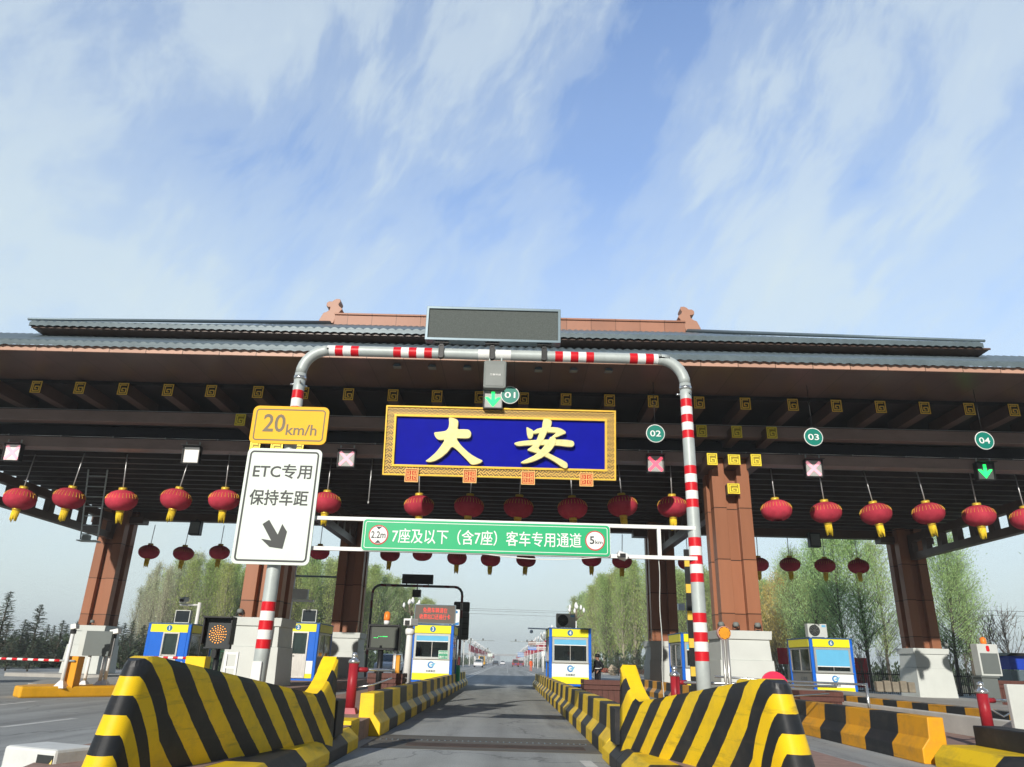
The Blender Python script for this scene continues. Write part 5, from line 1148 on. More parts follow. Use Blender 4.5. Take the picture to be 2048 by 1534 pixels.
# wooden planters
def planter(label, x0, x1, y, d, z0, h):
    t = thing('planter', label, 'planter', ((x0+x1)/2, y, z0), 0, 'brown wooden planters'); hw = (x1-x0)/2
    mb = MB(); n = max(4, int(hw*2/.14)); s_ = 2*hw/n
    for k in range(n): mb.box(-hw+k*s_+.006, -hw+(k+1)*s_-.006, 0, .03, .02, h-.24)
    m2 = max(3, int(d/.14)); s2 = d/m2
    for k in range(m2):
        for sx in (-1, 1): mb.box(sx*hw-.015, sx*hw+.015, k*s2+.03, (k+1)*s2-.006, .02, h-.24)
    mb.box(-hw, hw, d-.03, d, .02, h-.24); mb.build('planks', MT['wood'], t)
    for z in (h-.24, h-.12):
        mb = MB()
        mb.box(-hw-.04, hw+.04, -.04, .02, z, z+.105); mb.box(-hw-.04, hw+.04, d-.02, d+.04, z, z+.105)
        for sx in (-1, 1): mb.box(sx*hw-.035, sx*hw+.035, .02, d-.02, z+.01, z+.115)
        mb.build('rail', MT['wood'], t)
    mb = MB(); mb.box(-hw+.02, hw-.02, .02, d-.02, 0, h-.1); mb.build('soil', mat('planter_soil', (.07, .05, .035), .95, 0, .3, 8), t)
Y = 20.2; planter('brown wooden planter in front of booth 3, behind the black display post', at(736, 1380, Y).x, at(800, 1380, Y).x, Y, .9, .3, zat(770, 1346, Y)-.3)
Y = 21.0; planter('brown wooden planter in front of booth 4, right of the lane barrier', at(1171, 1380, Y).x, at(1262, 1380, Y).x, Y, .9, .3, zat(1205, 1360, Y)-.3)
Y = 20.0; planter('brown wooden planter in front of booth 6, behind the orange and black barrier', at(1602, 1395, Y).x, at(1683, 1395, Y).x, Y, .9, .3, zat(1640, 1382, Y)-.3)
Y = 26; planter('brown wooden planter at the right edge beside the grey cabinet', at(1990, 1400, Y).x, at(2090, 1400, Y).x, Y, .9, .3, .85)

# ------------------------------------------------------------------ equipment on the left island
def Pz(px, py, Y): return at(px, py, Y)
Y = 24.2
x0, x1 = at(168, 1290, Y).x, at(220, 1290, Y).x; zb, zt = at(195, 1312, Y).z, at(195, 1262, Y).z
t = thing('cabinet_sign', 'grey square cabinet on two white legs above the orange kerb island', 'cabinet', ((x0+x1)/2, Y, 0)); hw = (x1-x0)/2
mb = MB(); mb.box(-hw, hw, 0, .28, zb, zt); mb.build('cabinet', MT['cab'], t, bev=.01)  # dark grey carries the shade of this turned face in its colour
mb = MB(); mb.box(-hw-.16, -hw, -.0, .28, zb+.02, zt); mb.build('side', MT['cabl'], t)
for x in (-.22, .25):
    mb = MB(); mb.tube([(x, .14, .3), (x, .14, zb)], .05, 10); frust(mb, .25, .16, .42, .04); b = len(mb.v)
    for i in range(b-8, b): v = mb.v[i]; mb.v[i] = (v[0]+x, v[1]+.14, v[2])
    mb.build('leg', MT['wpaint'], t)
def lightpost(label, px, py0, py1, Y, headw):
    a, b = at(px, py0, Y), at(px, py1, Y)
    t = thing('light_post', label, 'post', (a.x, Y, .25), 0, 'white posts on the orange kerb island'); h = b.z-.25
    mb = MB(); mb.tube([(0, 0, 0), (0, 0, h)], .055, 10); frust(mb, 0, .17, .2, .05); mb.build('post', MT['wpaint'], t)
    mb = MB(); mb.bx((.06, -.08, h+.05), (headw, .2, .14), rot=Matrix.Rotation(RD(-12), 3, 'Y')); mb.build('head', MT['wpaint'], t, bev=.01)
    mb = MB(); mb.bx((.0, -.0, h-.09), (.12, .12, .12)); mb.build('joint', MT['blk'], t)
lightpost('white lamp post with a black topped head left of the orange gate box', 122, 1372, 1256, 22.9, .16)
lightpost('white lamp post with a white head right of the grey cabinet', 207, 1372, 1266, 24.4, .26)
def gatebox(label, px0, px1, pt, pb, Y, paint, z0=.25):
    a, b = at(px0, pt, Y), at(px1, pt, Y); t = thing('gate_box', label, 'barrier gate', ((a.x+b.x)/2, Y, z0)); hw = (b.x-a.x)/2
    mb = MB(); mb.box(-hw, hw, 0, .36, 0, a.z-z0); mb.build('housing', paint, t, bev=.015); return t, hw, a.z-z0
t, hw, h = gatebox('orange gate box holding the left red and white boom', 132, 158, 1312, 1378, 23.0, MT['org'])
def boom(label, a, b, n, r=.035):
    t = thing('boom', label, 'boom', a); d = Vector(b)-Vector(a); mb = MB()
    mb.tube([d*(k/n) for k in range(n+1)], r, 8, [k % 2 for k in range(n)]); mb.build('arm', [MT['red'], MT['white']], t); return t
Y = 22.95
boom('red and white boom reaching from the orange gate box to the left edge', at(120, 1321, Y), at(-60, 1315, Y), 17)
mb = MB(); p = at(120, 1321, Y); q = at(150, 1321, Y); mb.tube([(0, 0, 0), (q.x-p.x, 0, 0)], .028, 8); mb.build('arm_root', MT['galv'], t, loc=(p.x-t.location.x, -.05, p.z-.25))
t, hw, h = gatebox('yellow gate box behind the left crash wall, beside the amber dot panel', 372, 412, 1312, 1345, 19.0, MT['yel'], .3)
Y = 19.1; boom('red and white boom in front of booth 1', at(376, 1316, Y), at(268, 1314, Y), 11, .03)
Y = 21.5; p = at(448, 1345, Y); t = thing('rack', 'white ladder shaped rail beside the left front pedestal', 'rail', (p.x, Y, .3))
mb = MB(); h = at(448, 1303, Y).z-.3
for x in (0, .30): mb.box(x-.03, x+.03, -.03, .03, 0, h)
for z in (h-.04, h*.62): mb.box(.0, .30, -.025, .025, z-.03, z+.03)
mb.build('frame', MT['wpaint'], t)
# yellow and black ladder strip on the left front pedestal side
p = CAN.matrix_basis @ Vector((-8.72+.45, LY(26.2), 0)); t = thing('hazard_strip', 'tall yellow and black hazard strip on a post by the left front pedestal', 'hazard post', (p.x, p.y-.2, .3))
mb = MB(); n = 22; [mb.box(-.09, .09, -.04, .04, k*.27, (k+1)*.27, k % 2) for k in range(n)]; mb.build('strip', [MT['blk'], mat('hazard_orange', (.62, .36, .06), .5)], t)
p = at(1385, 1300, 22.0); t = thing('hazard_strip', 'tall yellow and black hazard strip just left of the right gantry post', 'hazard post', (p.x, 22.0, .3))
mb = MB(); n = 17; [mb.box(-.09, .09, -.04, .04, k*.25, (k+1)*.25, 1 if k % 3 == 0 else 0) for k in range(n)]; mb.build('strip', [MT['blk'], mat('hazard_yellow', (.75, .50, .06), .5)], t)
t = thing('tall_lamp', 'slim grey pole with twin white floodlights beyond booth 5', 'pole', (at(1377, 1250, 60).x, 60, 0)); z = zat(1377, 1205, 60)
mb = MB(); mb.tube([(0, 0, 0), (0, 0, z)], .10, 8); mb.build('post', MT['galv'], t)
mb = MB(); mb.bx((-.5, 0, z-.35), (.5, .4, .5)); mb.bx((.45, 0, z-.4), (.4, .4, .35)); mb.build('floodlights', MT['wpaint'], t)
# right hand cabinet with beacon
Y = 24.0; x0, x1 = at(1957, 1310, Y).x, at(1998, 1310, Y).x; zt, zb = at(1975, 1288, Y).z, at(1985, 1352, Y).z
t = thing('terminal', 'white and grey terminal cabinet on a pole at the right, with an orange beacon', 'cabinet', ((x0+x1)/2, Y, 0)); hw = (x1-x0)/2
mb = MB(); mb.box(-hw, hw, 0, .35, zb, zt); mb.build('casing', MT['cabl'], t, bev=.015)
mb = MB(); mb.box(-hw+.05, hw-.05, -.015, .0, zb+.06, zt-.27); mb.build('screen', MT['cab'], t)
mb = MB(); mb.rrect(-.05, .05, zt-.22, zt-.05, .04, -.012, 0); mb.build('lamp', MT['red'], t)
mb = MB(); mb.tube([(.12, .15, .4), (.12, .15, zb)], .06, 10); mb.build('post', MT['wpaint'], t)
mb = MB(); mb.box(-.38, .10, -.05, .4, .42, zb-.05); mb.box(-.42, .14, -.1, .42, zb-.05, zb); mb.build('pedestal', MT['cab'], t)
t2 = thing('beacon', 'orange beacon on top of the terminal cabinet at the right', 'beacon', ((x0+x1)/2, Y+.15, zt)); mb = MB(); mb.lathe([(.08, 0), (.09, .05), (.085, .17), (.03, .21), (0, .21)], n=14); mb.build('lamp', MT['beacon'], t2)
MT['sblock'] = mat('old_stone', (.25, .22, .17), .9, 0, .2, 4, bump=.3)
for k in range(5):
    p = at(1760+k*16, 1388, 34.0); mb = MB(); mb.box(-.14, .14, -.12, .12, 0, .42+.04*(k % 2)); o = mb.build('stone_block', MT['sblock'], bev=.03, loc=(p.x, 34.0, .5)); tag(o, 'one of the small stone blocks in a row left of the rear right pedestal', 'block', 'stone blocks by the rear right pedestal')
# ------------------------------------------------------------------ the second gantry beyond booth 3
Y = 44.0; xl, xr = at(742, 1220, Y).x, at(923, 1220, Y).x; zt = at(835, 1172, Y).z
t = thing('lane_gantry', 'thin dark striped pipe gantry beyond booth 3, with a small black board on top', 'gantry', (0, Y, 0))
mb = MB(); r = .45
pts = [(xl, 0, z) for z in [0]+[zt-r-.42*k for k in range(9, -1, -1)]]+[(xl+r-r*cos(a), 0, zt-r+r*sin(a)) for a in (pi/8, pi/4, 3*pi/8)]
n1 = len(pts); nx = 14; pts += [(xl+r+(xr-xl-2*r)*k/nx, 0, zt) for k in range(nx+1)]
pts += [(xr-r+r*sin(a), 0, zt-r+r*cos(a)) for a in (pi/8, pi/4, 3*pi/8)]+[(xr, 0, z) for z in [zt-r-.42*k for k in range(10)]+[0]]
mb.tube(pts, .075, 8, [(0, 0, 1, 2, 1, 0)[k % 6] for k in range(len(pts)-1)]); mb.build('pipe_frame', [mat('pipe_dark', (.07, .075, .075), .5), mat('band_maroon', (.14, .02, .025), .5), mat('band_pale', (.3, .28, .27), .5)], t, fix=False)
a, b = at(804, 1167, Y), at(867, 1150, Y); mb = MB(); mb.box(a.x, b.x, -.12, .12, zt+.12, b.z); mb.build('board', MT['blk'], t)
for k in (.15, .5, .85): mb = MB(); x = a.x+(b.x-a.x)*k; mb.box(x-.03, x+.03, -.03, .03, zt, zt+.13); mb.build('bracket', MT['blk'], t)
mb = MB(); x = (xl+xr)/2; mb.box(x-.27, x+.2, -.2, .2, zt-.62, zt-.22); mb.box(x-.05, x+.0, -.02, .02, zt-.22, zt); mb.build('antenna', MT['blk'], t)
for (l, r_, t0, b0, lb) in ((907, 940, 1204, 1224, 'small dark traffic sign back right of booth 3'), (908, 939, 1225, 1279, 'tall dark traffic sign back right of booth 3')):
    a, b = at(l, b0, Y+.6), at(r_, t0, Y+.6); t2 = thing('road_sign', lb, 'sign', ((a.x+b.x)/2, Y+.6, (a.z+b.z)/2), 0, 'sign backs right of booth 3'); hw, hh = (b.x-a.x)/2, (b.z-a.z)/2
    mb = MB(); mb.rrect(-hw, hw, -hh, hh, .08, 0, .03); mb.build('plate', mat('sign_back_grey', (.06, .07, .068), .5), t2)
    mb = MB(); [mb.box(-hw+.05, hw-.05, -.05, 0, -hh+hh*2*k/5-.02, -hh+hh*2*k/5+.02) for k in range(1, 5)]; mb.build('stiffener', MT['blk'], t2)
mb = MB(); x = at(889, 1220, 36.8).x; z0, z1 = at(890, 1250, 36.6).z, at(890, 1222, 36.6).z; t2 = thing('notice_board', 'narrow white notice with a blue swoosh beside the LED board on booth 3', 'notice', (at(911, 1235, 37).x, 36.9, z0)); mb.box(-.16, .2, 0, .03, 0, z1-z0+.1); mb.build('panel', MT['bwhite'], t2); mb = MB(); mb.prism([(-.1, .08), (.18, .16), (.18, .02), (-.1, .02)], -.006, 0); mb.disc(.05, .62, .06, -.006, 0); mb.build('print', MT['logo'], t2)
# gate housing and small boxes beyond booth 3 on the lane side
p = at(930, 1350, 41.0); t = thing('gate_box', 'brown gate housing beyond booth 3 at the end of the left lane barrier', 'barrier gate', (-3.0, 40.5, .3)); mb = MB(); mb.box(-.25, .35, 0, 1.6, 0, 1.05); mb.prism([(0, 1.05), (1.6, 1.05), (1.6, .8), (0, 1.05)][:3], -.25, .35, 'x') if 0 else None; mb.build('housing', mat('housing_ochre', (.40, .22, .04), .5, 0, .15, 2), t, bev=.03)
mb = MB(); mb.prism([(0, 0), (.8, 0), (.4, .72), (0, .72)], 0, .4, 'x'); o = mb.build('bin_box', MT['trash'], loc=(-2.2-.42, 36.9, .36), bev=.04); tag(o, 'slanted green box at the right foot of booth 3', 'box')
for (px, lb) in ((786, 'orange traffic cabinet left of booth 3 behind the white post'),):
    Yb = 44; a = at(784, 1345, Yb); b = at(800, 1310, Yb); t = thing('gate_box', lb, 'barrier gate', (a.x, Yb, 0)); mb = MB(); mb.box(0, b.x-a.x, 0, .5, 0, b.z); mb.build('housing', MT['org'], t); mb = MB(); mb.box(.02, .16, -.06, 0, .1, b.z+.3); mb.build('pole', MT['wpaint'], t)

# ------------------------------------------------------------------ lotus street lamps and banners down the road
def lotus(label, first=True):
    t = thing('street_lamp', label, 'street lamp'); H_ = 6.4
    mb = MB(); mb.tube([(0, 0, 0), (0, 0, 1.0), (0, 0, H_-1.3)], [.16, .09, .065], 8); mb.build('post', MT['wpaint'], t)
    mb = MB(); tips = [(0, 0, H_-.2)]
    mb.tube([(0, 0, H_-1.3), (0, 0, H_-.25)], .05, 6)
    for k in range(6):
        a = pi/3*k+.2; R_1 = .80 if k % 2 else .62; hz = -.55 if k % 2 else -.25
        mb.tube([(0, 0, H_-1.35), (.3*R_1*cos(a), .3*R_1*sin(a), H_-1.0), (.8*R_1*cos(a), .8*R_1*sin(a), H_-.8), (R_1*cos(a), R_1*sin(a), H_+hz)], .034, 5)
        tips.append((R_1*cos(a), R_1*sin(a), H_+hz))
    mb.build('arms', MT['lampgold'], t)
    for x, y, z in tips:
        mb = MB(); k = 1.35 if x == 0 else 1.0
        mb.lathe([(.03, 0), (.11*k, .09*k), (.13*k, .20*k), (.09*k, .36*k), (.0, .50*k)], c=(x, y, z), n=10); mb.build('bulb', MT['bulb'], t)
    return t
L0 = lotus('white lotus street lamp just left of booth 3'); L0['group'] = 'lotus street lamps along the road'
lp = [(826, 1196, 'l'), (1152, 1206, 'r')]
ZT = 6.75
def lampat(px, ptop):
    # distance at which a lamp of the common height reaches that pixel row
    lo, hi = 30, 900
    for _ in range(50):
        m = (lo+hi)/2
        if at(px, ptop, m).z < ZT: lo = m
        else: hi = m
    return at(px, ptop, (lo+hi)/2)
done = False
lamps = {-1: [], 1: []}
for px, ptop, lb in ((826, 1196, 'white lotus street lamp rising just left of booth 3'), (1152, 1206, 'white lotus street lamp rising behind booth 4, beside the air conditioner')):
    p = lampat(px, ptop); lamps[-1 if px < 1000 else 1].append(p)
    if not done: L0.location = (p.x, p.y, 0); L0['label'] = lb; done = True
    else: dup(L0, (p.x, p.y, 0), .4, lb)
ordn = ['second', 'third', 'fourth', 'fifth', 'sixth', 'seventh', 'eighth', 'ninth', 'tenth', 'eleventh', 'twelfth', 'thirteenth', 'fourteenth']
for s_ in (-1, 1):
    X = -9.7 if s_ < 0 else 6.9
    Ys = [90, 118, 146, 174, 202, 232, 264, 300, 340, 390, 450, 540, 660] if s_ < 0 else [97, 120, 146, 174, 202, 232, 264, 300, 340, 390, 450, 540]
    for i, y in enumerate(Ys):
        lamps[s_].append(Vector((X, y, 0)))
        dup(L0, (X, y, 0), random.Random(i).uniform(0, 1), 'lotus street lamp, %s along the %s side of the far road' % (ordn[i], 'left' if s_ < 0 else 'right'))
proto = None
for s_ in (-1, 1):
    X = -10.7 if s_ < 0 else 7.7; y = 215 if s_ < 0 else 150; k = 0
    while y < 640:
        Ln = 12
        lb = 'red cloth banner, %s of the row on the %s side of the far road' % ((['nearest']+ordn+['farthest']*40)[k] if k < 15 else '%dth' % (k+1), 'left' if s_ < 0 else 'right')
        if proto is None:
            proto = thing('banner', lb, 'banner', (0, 0, 0), 0, 'red banners along the road')
            mb = MB()
            for j in range(24):
                a, b = j*.5, (j+1)*.5; f = lambda q: .12*sin(q*.9)
                mb.add([(f(a), a, 3.7+.12*sin(a*1.3)), (f(b), b, 3.7+.12*sin(b*1.3)), (f(b), b, 5.5+.06*sin(b*.8)), (f(a), a, 5.5+.06*sin(a*.8))], [(0, 1, 2, 3)])
                mb.add([(f(a)+.02, a, 3.7+.12*sin(a*1.3)), (f(b)+.02, b, 3.7+.12*sin(b*1.3)), (f(b)+.02, b, 5.5+.06*sin(b*.8)), (f(a)+.02, a, 5.5+.06*sin(a*.8))], [(3, 2, 1, 0)])
            mb.build('cloth', MT['banner'], proto, fix=False)
            mb = MB(); mb.tube([(0, 0, 0), (0, 0, 5.7)], .04, 6); mb.build('pole', MT['wpaint'], proto)
            proto.location = (X, y, 0)
        else: dup(proto, (X, y, 0), 0, lb)
        y += 12; k += 1
# sign gantries and panels far down the road
def roadsign(label, px0, px1, py0, py1, Y, m, words, frame=False, postx=None):
    a, b = at(px0, py1, Y), at(px1, py0, Y); hw, hh = (b.x-a.x)/2, (b.z-a.z)/2
    t = thing('road_sign', label, 'road sign', ((a.x+b.x)/2, Y, 0)); zc = (a.z+b.z)/2
    mb = MB(); mb.rrect(-hw, hw, zc-hh, zc+hh, .1, -.06, .06); pn = mb.build('panel', m, t)
    if words:
        mb = MB()
        for k in range(words):
            for j in range(4): mb.box(-hw*.75+j*hw*.4, -hw*.75+j*hw*.4+hw*.27, -.07, -.06, zc+hh*(.45-.75*k)-hh*.18, zc+hh*(.45-.75*k)+hh*.18)
        mb.build('lettering', MT['white'], pn)
    px_ = postx if postx is not None else hw+.6
    mb = MB(); mb.tube([(px_, 0, 0), (px_, 0, zc+hh)], .14, 8); mb.tube([(px_, 0, zc+hh*.4), (-hw, 0, zc+hh*.4)], .08, 6); mb.tube([(px_, 0, zc-hh*.4), (-hw, 0, zc-hh*.4)], .08, 6); mb.build('post', MT['wpaint'], t)
roadsign('brown road sign above a blue one on the right side of the far road', 1056, 1072, 1283, 1290, 130, MT['brsign'], 1, postx=4.0)
roadsign('blue road sign below a brown one on the right side of the far road', 1056, 1073, 1292, 1300, 130.6, MT['blsign'], 1, postx=4.0)
roadsign('pale blue sign on a white gantry far down the right side of the road', 1035, 1048, 1305, 1314, 260, mat('faded_blue', (.22, .34, .55), .5), 0, postx=3.4)
roadsign('white framed sign at the left edge of the far road', 975, 985, 1307, 1313, 240, MT['signw'], 0, postx=-4.5)
roadsign('small white square sign on a slim post right of the far road', 1083, 1090, 1303, 1312, 115, MT['wpaint'], 0, postx=0)
t = thing('camera_gantry', 'slim grey camera gantry arms reaching over the far road', 'gantry', (0, 190, 0)); mb = MB()
z = at(1000, 1281, 190).z
for s_, X, e in ((-1, -10.8, -3.2), (1, 9.0, .5)): mb.tube([(X, 0, 0), (X, 0, z)], .13, 8); mb.tube([(X, 0, z-.1), (e, 0, z-.1)], .07, 6)
mb.build('frame', MT['galv'], t); mb = MB()
for x in (-9, -6, 2, 4.8, 6): mb.box(x-.2, x+.2, -.3, .3, z-.05, z+.35)
mb.build('cameras', MT['cab'], t)
Y = 66; a = at(1056, 1257, Y); b = at(1100, 1257, Y); t = thing('camera_pole', 'white pole arm with a dome camera reaching left of booth 4', 'pole', (b.x, Y, 0)); mb = MB(); mb.tube([(0, 0, 0), (0, 0, a.z)], .1, 8); mb.tube([(0, 0, a.z), (a.x-b.x, 0, a.z+.02)], .055, 6); mb.build('post', MT['wpaint'], t); mb = MB(); mb.lathe([(.0, -.3), (.13, -.25), (.15, -.12), (.08, 0)], c=(a.x-b.x+.3, 0, a.z-.1), n=12); mb.build('dome', MT['wpaint'], t)
# overpass and far blocks
t = thing('overpass', 'hazy grey overpass crossing the road at the horizon', 'bridge', (0, 900, 0)); mb = MB()
z0, z1 = at(1010, 1312, 900).z, at(1010, 1308, 900).z; mb.box(-90, 90, -6, 6, z0, z1); mb.build('deck', MT['bridge'], t)
for x in (-60, -22, 22, 60): mb = MB(); mb.box(x-1.5, x+1.5, -3, 3, 0, z0); mb.build('pier', MT['bridge'], t)
for k, (x, wd, h, y) in enumerate(((-50, 26, 16, 1300), (-95, 40, 13, 1400), (46, 34, 14, 1350), (85, 30, 17, 1250), (-20, 14, 11, 1500))):
    t = thing('building', ['wide', 'low', 'long', 'tall', 'small'][k]+' hazy grey block on the horizon, '+['left of the road', 'farthest left', 'right of the road', 'farthest right', 'beyond the overpass'][k], 'building', (x, y, 0)); mb = MB(); mb.box(-wd/2, wd/2, 0, 20, 0, h); mb.box(-wd/2-.3, wd/2+.3, -.3, 20.3, h, h+.6); mb.build('wall', MT['hill'], t)
    mb = MB(); [mb.box(-wd/2+1+j*3, -wd/2+2.6+j*3, -.05, 0, 2+3.2*i, 3.7+3.2*i) for i in range(int(h/3.4)) for j in range(int(wd/3)-0)]; o = mb.build('windows', MT['steelb'], t)

# ------------------------------------------------------------------ cars
def car(label, m, loc, rz=0, L_=4.6, W_2=.92, H_=1.65, rear=True):
    t = thing('car', label, 'car', loc, rz, 'cars on the far road')
    prof = [(-L_/2, .35), (-L_/2, .85), (-L_/2+.12, 1.0), (-L_/2+.35, H_-.1), (-L_/2+.8, H_), (.5, H_-.02), (1.15, 1.05), (L_/2-.15, .9), (L_/2, .7), (L_/2, .35)]
    mb = MB(); n = len(prof)
    v = []
    for sx in (-1, 1):
        for y, z in prof: v.append((sx*W_2*(1 if z < 1.02 else .84), y, z))
    mb.add(v, [tuple(range(n))[::-1], tuple(range(n, 2*n))]+[(i, (i+1) % n, n+(i+1) % n, n+i) for i in range(n)], 0); mb.build('body', m, t, bev=.05)
    mb = MB(); mb.add([(-.68, -L_/2+.12, 1.05), (.68, -L_/2+.12, 1.05), (.60, -L_/2+.33, H_-.18), (-.60, -L_/2+.33, H_-.18)], [(0, 1, 2, 3)])
    for i in range(4): x, y, z = mb.v[i]; mb.v[i] = (x, y-.03, z)
    mb.add([(-.70, 1.18, 1.07), (.70, 1.18, 1.07), (.62, .56, H_-.12), (-.62, .56, H_-.12)], [(0, 1, 2, 3)])
    for i in range(4, 8): x, y, z = mb.v[i]; mb.v[i] = (x, y+.03, z+.03)
    for sx in (-1, 1): mb.add([(sx*.93, -L_/2+.5, 1.06), (sx*.93, 1.0, 1.06), (sx*.80, .45, H_-.14), (sx*.80, -L_/2+.7, H_-.14)], [(0, 1, 2, 3)])
    mb.build('windows', MT['glass'], t)
    for sx in (-1, 1):
        for y in (-1.4, 1.4):
            mb = MB(); mb.lathe([(.12, -.11), (.33, -.11), (.33, .11), (.12, .11)], c=(sx*.82, y, .33), n=16, axis='x'); wh = mb.build('wheel', MT['rub'], t)
        mb = MB(); mb.box(sx*.72-.16, sx*.72+.16, -L_/2-.03, -L_/2+.02, .72, .92); mb.build('tail_lamp', MT['lampred'] if rear else MT['white'], t)
    mb = MB(); mb.box(-.26, .26, -L_/2-.025, -L_/2+.02, .62, .76); mb.build('plate', MT['bblue'], t)
    return t
def gp(px, py): p = gz(px, py, 0); return (p.x, p.y, 0)
def carat(px, Y): return (at(px, 1330, Y).x, Y, 0)
car('white car nearest on the left side of the far road', MT['carw'], carat(957, 165), pi, rear=False)
car('dark sedan coming along the far road', MT['card'], carat(991, 250), pi, H_=1.45, rear=False)
car('small white car far down the road, right of the dark sedan', MT['carw'], carat(1005, 330), pi, rear=False)
car('dull red vehicle driving away on the right of the far road', MT['carr'], carat(1031, 210), 0, H_=1.9)
car('second dull red vehicle beside the first on the far road', MT['carr'], carat(1041, 226), 0, H_=1.7)
car('white car seen behind the planter left of booth 3', MT['carw'], (at(779, 1325, 66).x, 66, 0), pi, rear=False)
# orange van far left
t = car('yellow truck cab far down the left side of the road', mat('truck_yellow', (.75, .40, .02), .5), carat(963, 230), pi, 5.5, 1.05, 2.6, rear=False)
# ------------------------------------------------------------------ people
def person(label, loc, rz, top, legs, h=1.72, hat=None, trim=True, arms='hips'):
    t = thing('person', label, 'person', loc, rz)
    me = bpy.data.meshes.new('body'); k = h/1.72
    J = {'pel': (0, 0, .95), 'wst': (0, .01, 1.10), 'chs': (0, 0, 1.32), 'nck': (0, .0, 1.47), 'hd': (0, -.02, 1.56), 'ht': (0, -.02, 1.66),
         'lh': (-.10, 0, .90), 'lk': (-.115, -.02, .50), 'la': (-.12, .02, .09), 'lt': (-.13, -.13, .04), 'rh': (.10, 0, .90), 'rk': (.115, -.01, .50), 'ra': (.12, .02, .09), 'rt': (.13, -.13, .04),
         'ls': (-.19, 0, 1.40), 'rs': (.19, 0, 1.40)}
    if arms == 'hips': J.update(le=(-.34, .06, 1.16), lw=(-.19, -.10, 1.02), re=(.34, .06, 1.16), rw=(.19, -.10, 1.02))
    else: J.update(le=(-.25, .02, 1.13), lw=(-.26, -.07, .88), re=(.25, .02, 1.13), rw=(.26, -.07, .88))
    Rr = dict(pel=.145, wst=.125, chs=.155, nck=.058, hd=.09, ht=.075, lh=.095, lk=.062, la=.045, lt=.04, rh=.095, rk=.062, ra=.045, rt=.04, ls=.075, le=.05, lw=.038, rs=.075, re=.05, rw=.038)
    ks = list(J); E = [('pel', 'wst'), ('wst', 'chs'), ('chs', 'nck'), ('nck', 'hd'), ('hd', 'ht'), ('pel', 'lh'), ('lh', 'lk'), ('lk', 'la'), ('la', 'lt'), ('pel', 'rh'), ('rh', 'rk'), ('rk', 'ra'), ('ra', 'rt'), ('chs', 'ls'), ('ls', 'le'), ('le', 'lw'), ('chs', 'rs'), ('rs', 're'), ('re', 'rw')]
    # fingers and thumbs
    for s_, q in ((-1, 'lw'), (1, 'rw')):
        wx, wy, wz = J[q]; J[q+'p'] = (wx-s_*.01, wy-.05, wz-.05); Rr[q+'p'] = .030; E.append((q, q+'p')); ks.append(q+'p')
        for f in range(4):
            nm = q+'f%d' % f; J[nm] = (wx-s_*.01+s_*(.012-.016*f)*.8, wy-.085-.01*(f in (1, 2)), wz-.10-.015*(f in (1, 2))); Rr[nm] = .009; E.append((q+'p', nm)); ks.append(nm)
        nm = q+'t'; J[nm] = (wx-s_*.05, wy-.06, wz-.04); Rr[nm] = .010; E.append((q+'p', nm)); ks.append(nm)
    me.from_pydata([tuple(c*k for c in J[q]) for q in ks], [(ks.index(a), ks.index(b)) for a, b in E], [])
    for m in (top, legs, MT['skin']): me.materials.append(m)
    o = bpy.data.objects.new('body', me); COL.objects.link(o)
    o.modifiers.new('skin', 'SKIN'); sub = o.modifiers.new('sub', 'SUBSURF'); sub.levels = sub.render_levels = 1
    for i, q in enumerate(ks): me.skin_vertices[0].data[i].radius = (Rr[q]*k,)*2
    me.skin_vertices[0].data[0].use_root = True
    bpy.context.view_layer.update(); dg = bpy.context.evaluated_depsgraph_get(); m2 = bpy.data.meshes.new_from_object(o.evaluated_get(dg)); bpy.data.objects.remove(o)
    m2.materials.clear(); [m2.materials.append(m) for m in (top, legs, MT['skin'])]
    for p in m2.polygons:
        c = p.center/k; p.use_smooth = True
        p.material_index = 2 if c.z > 1.46 or (abs(c.x) > .14 and c.y < -.12 and c.z < 1.1 and arms == 'hips') or (abs(c.x) > .2 and c.z < .87) else (1 if c.z < .98 and abs(c.x) < .22 else 0)
    b = bpy.data.objects.new('body', m2); COL.objects.link(b); b.parent = t
    mb = MB(); mb.lathe([(.0, 1.74), (.085, 1.73), (.105, 1.66), (.10, 1.585), (.085, 1.58)], c=(0, 0, 0), n=14)
    mb.build('hair', MT['blk'] if not hat else hat, t).scale = (k, k, k)
    mb = MB(); mb.lathe([(.03, -.13), (.012, -.10)], c=(0, 0, 0), n=6, axis='y'); 
    mb = MB(); mb.bx((0, -.118, 1.56), (.022, .03, .04)); mb.bx((-.035, -.105, 1.59), (.022, .012, .01), 1); mb.bx((.035, -.105, 1.59), (.022, .012, .01), 1); mb.bx((0, -.105, 1.515), (.045, .012, .01), 2); mb.build('face', [MT['skin'], MT['blk'], mat('lips', (.25, .08, .07), .6)], t).scale = (k, k, k)
    if trim:
        mb = MB(); mb.lathe([(.150, 1.10), (.150, 1.13)], n=16)
        for s_ in (-1, 1): mb.bx((s_*.30, -.0, 1.14), (.05, .12, .022)); mb.bx((s_*.14, -.02, 1.435), (.08, .1, .015))
        mb.build('reflective_trim', MT['hi'], t).scale = (k, k, k)
    return t
p = at(1195, 1308, 35.0); person('guard in dark uniform with pale reflective bands standing right of booth 4, hands on hips', (p.x, 35.0, 0), RD(-62), MT['navyc'], MT['navyc'], p.z)
p = at(1062, 1316, 120); person('worker in orange overalls on the right edge of the far road', (p.x, 120, 0), RD(20), MT['orv'], MT['orv'], 1.72, None, False, 'down')

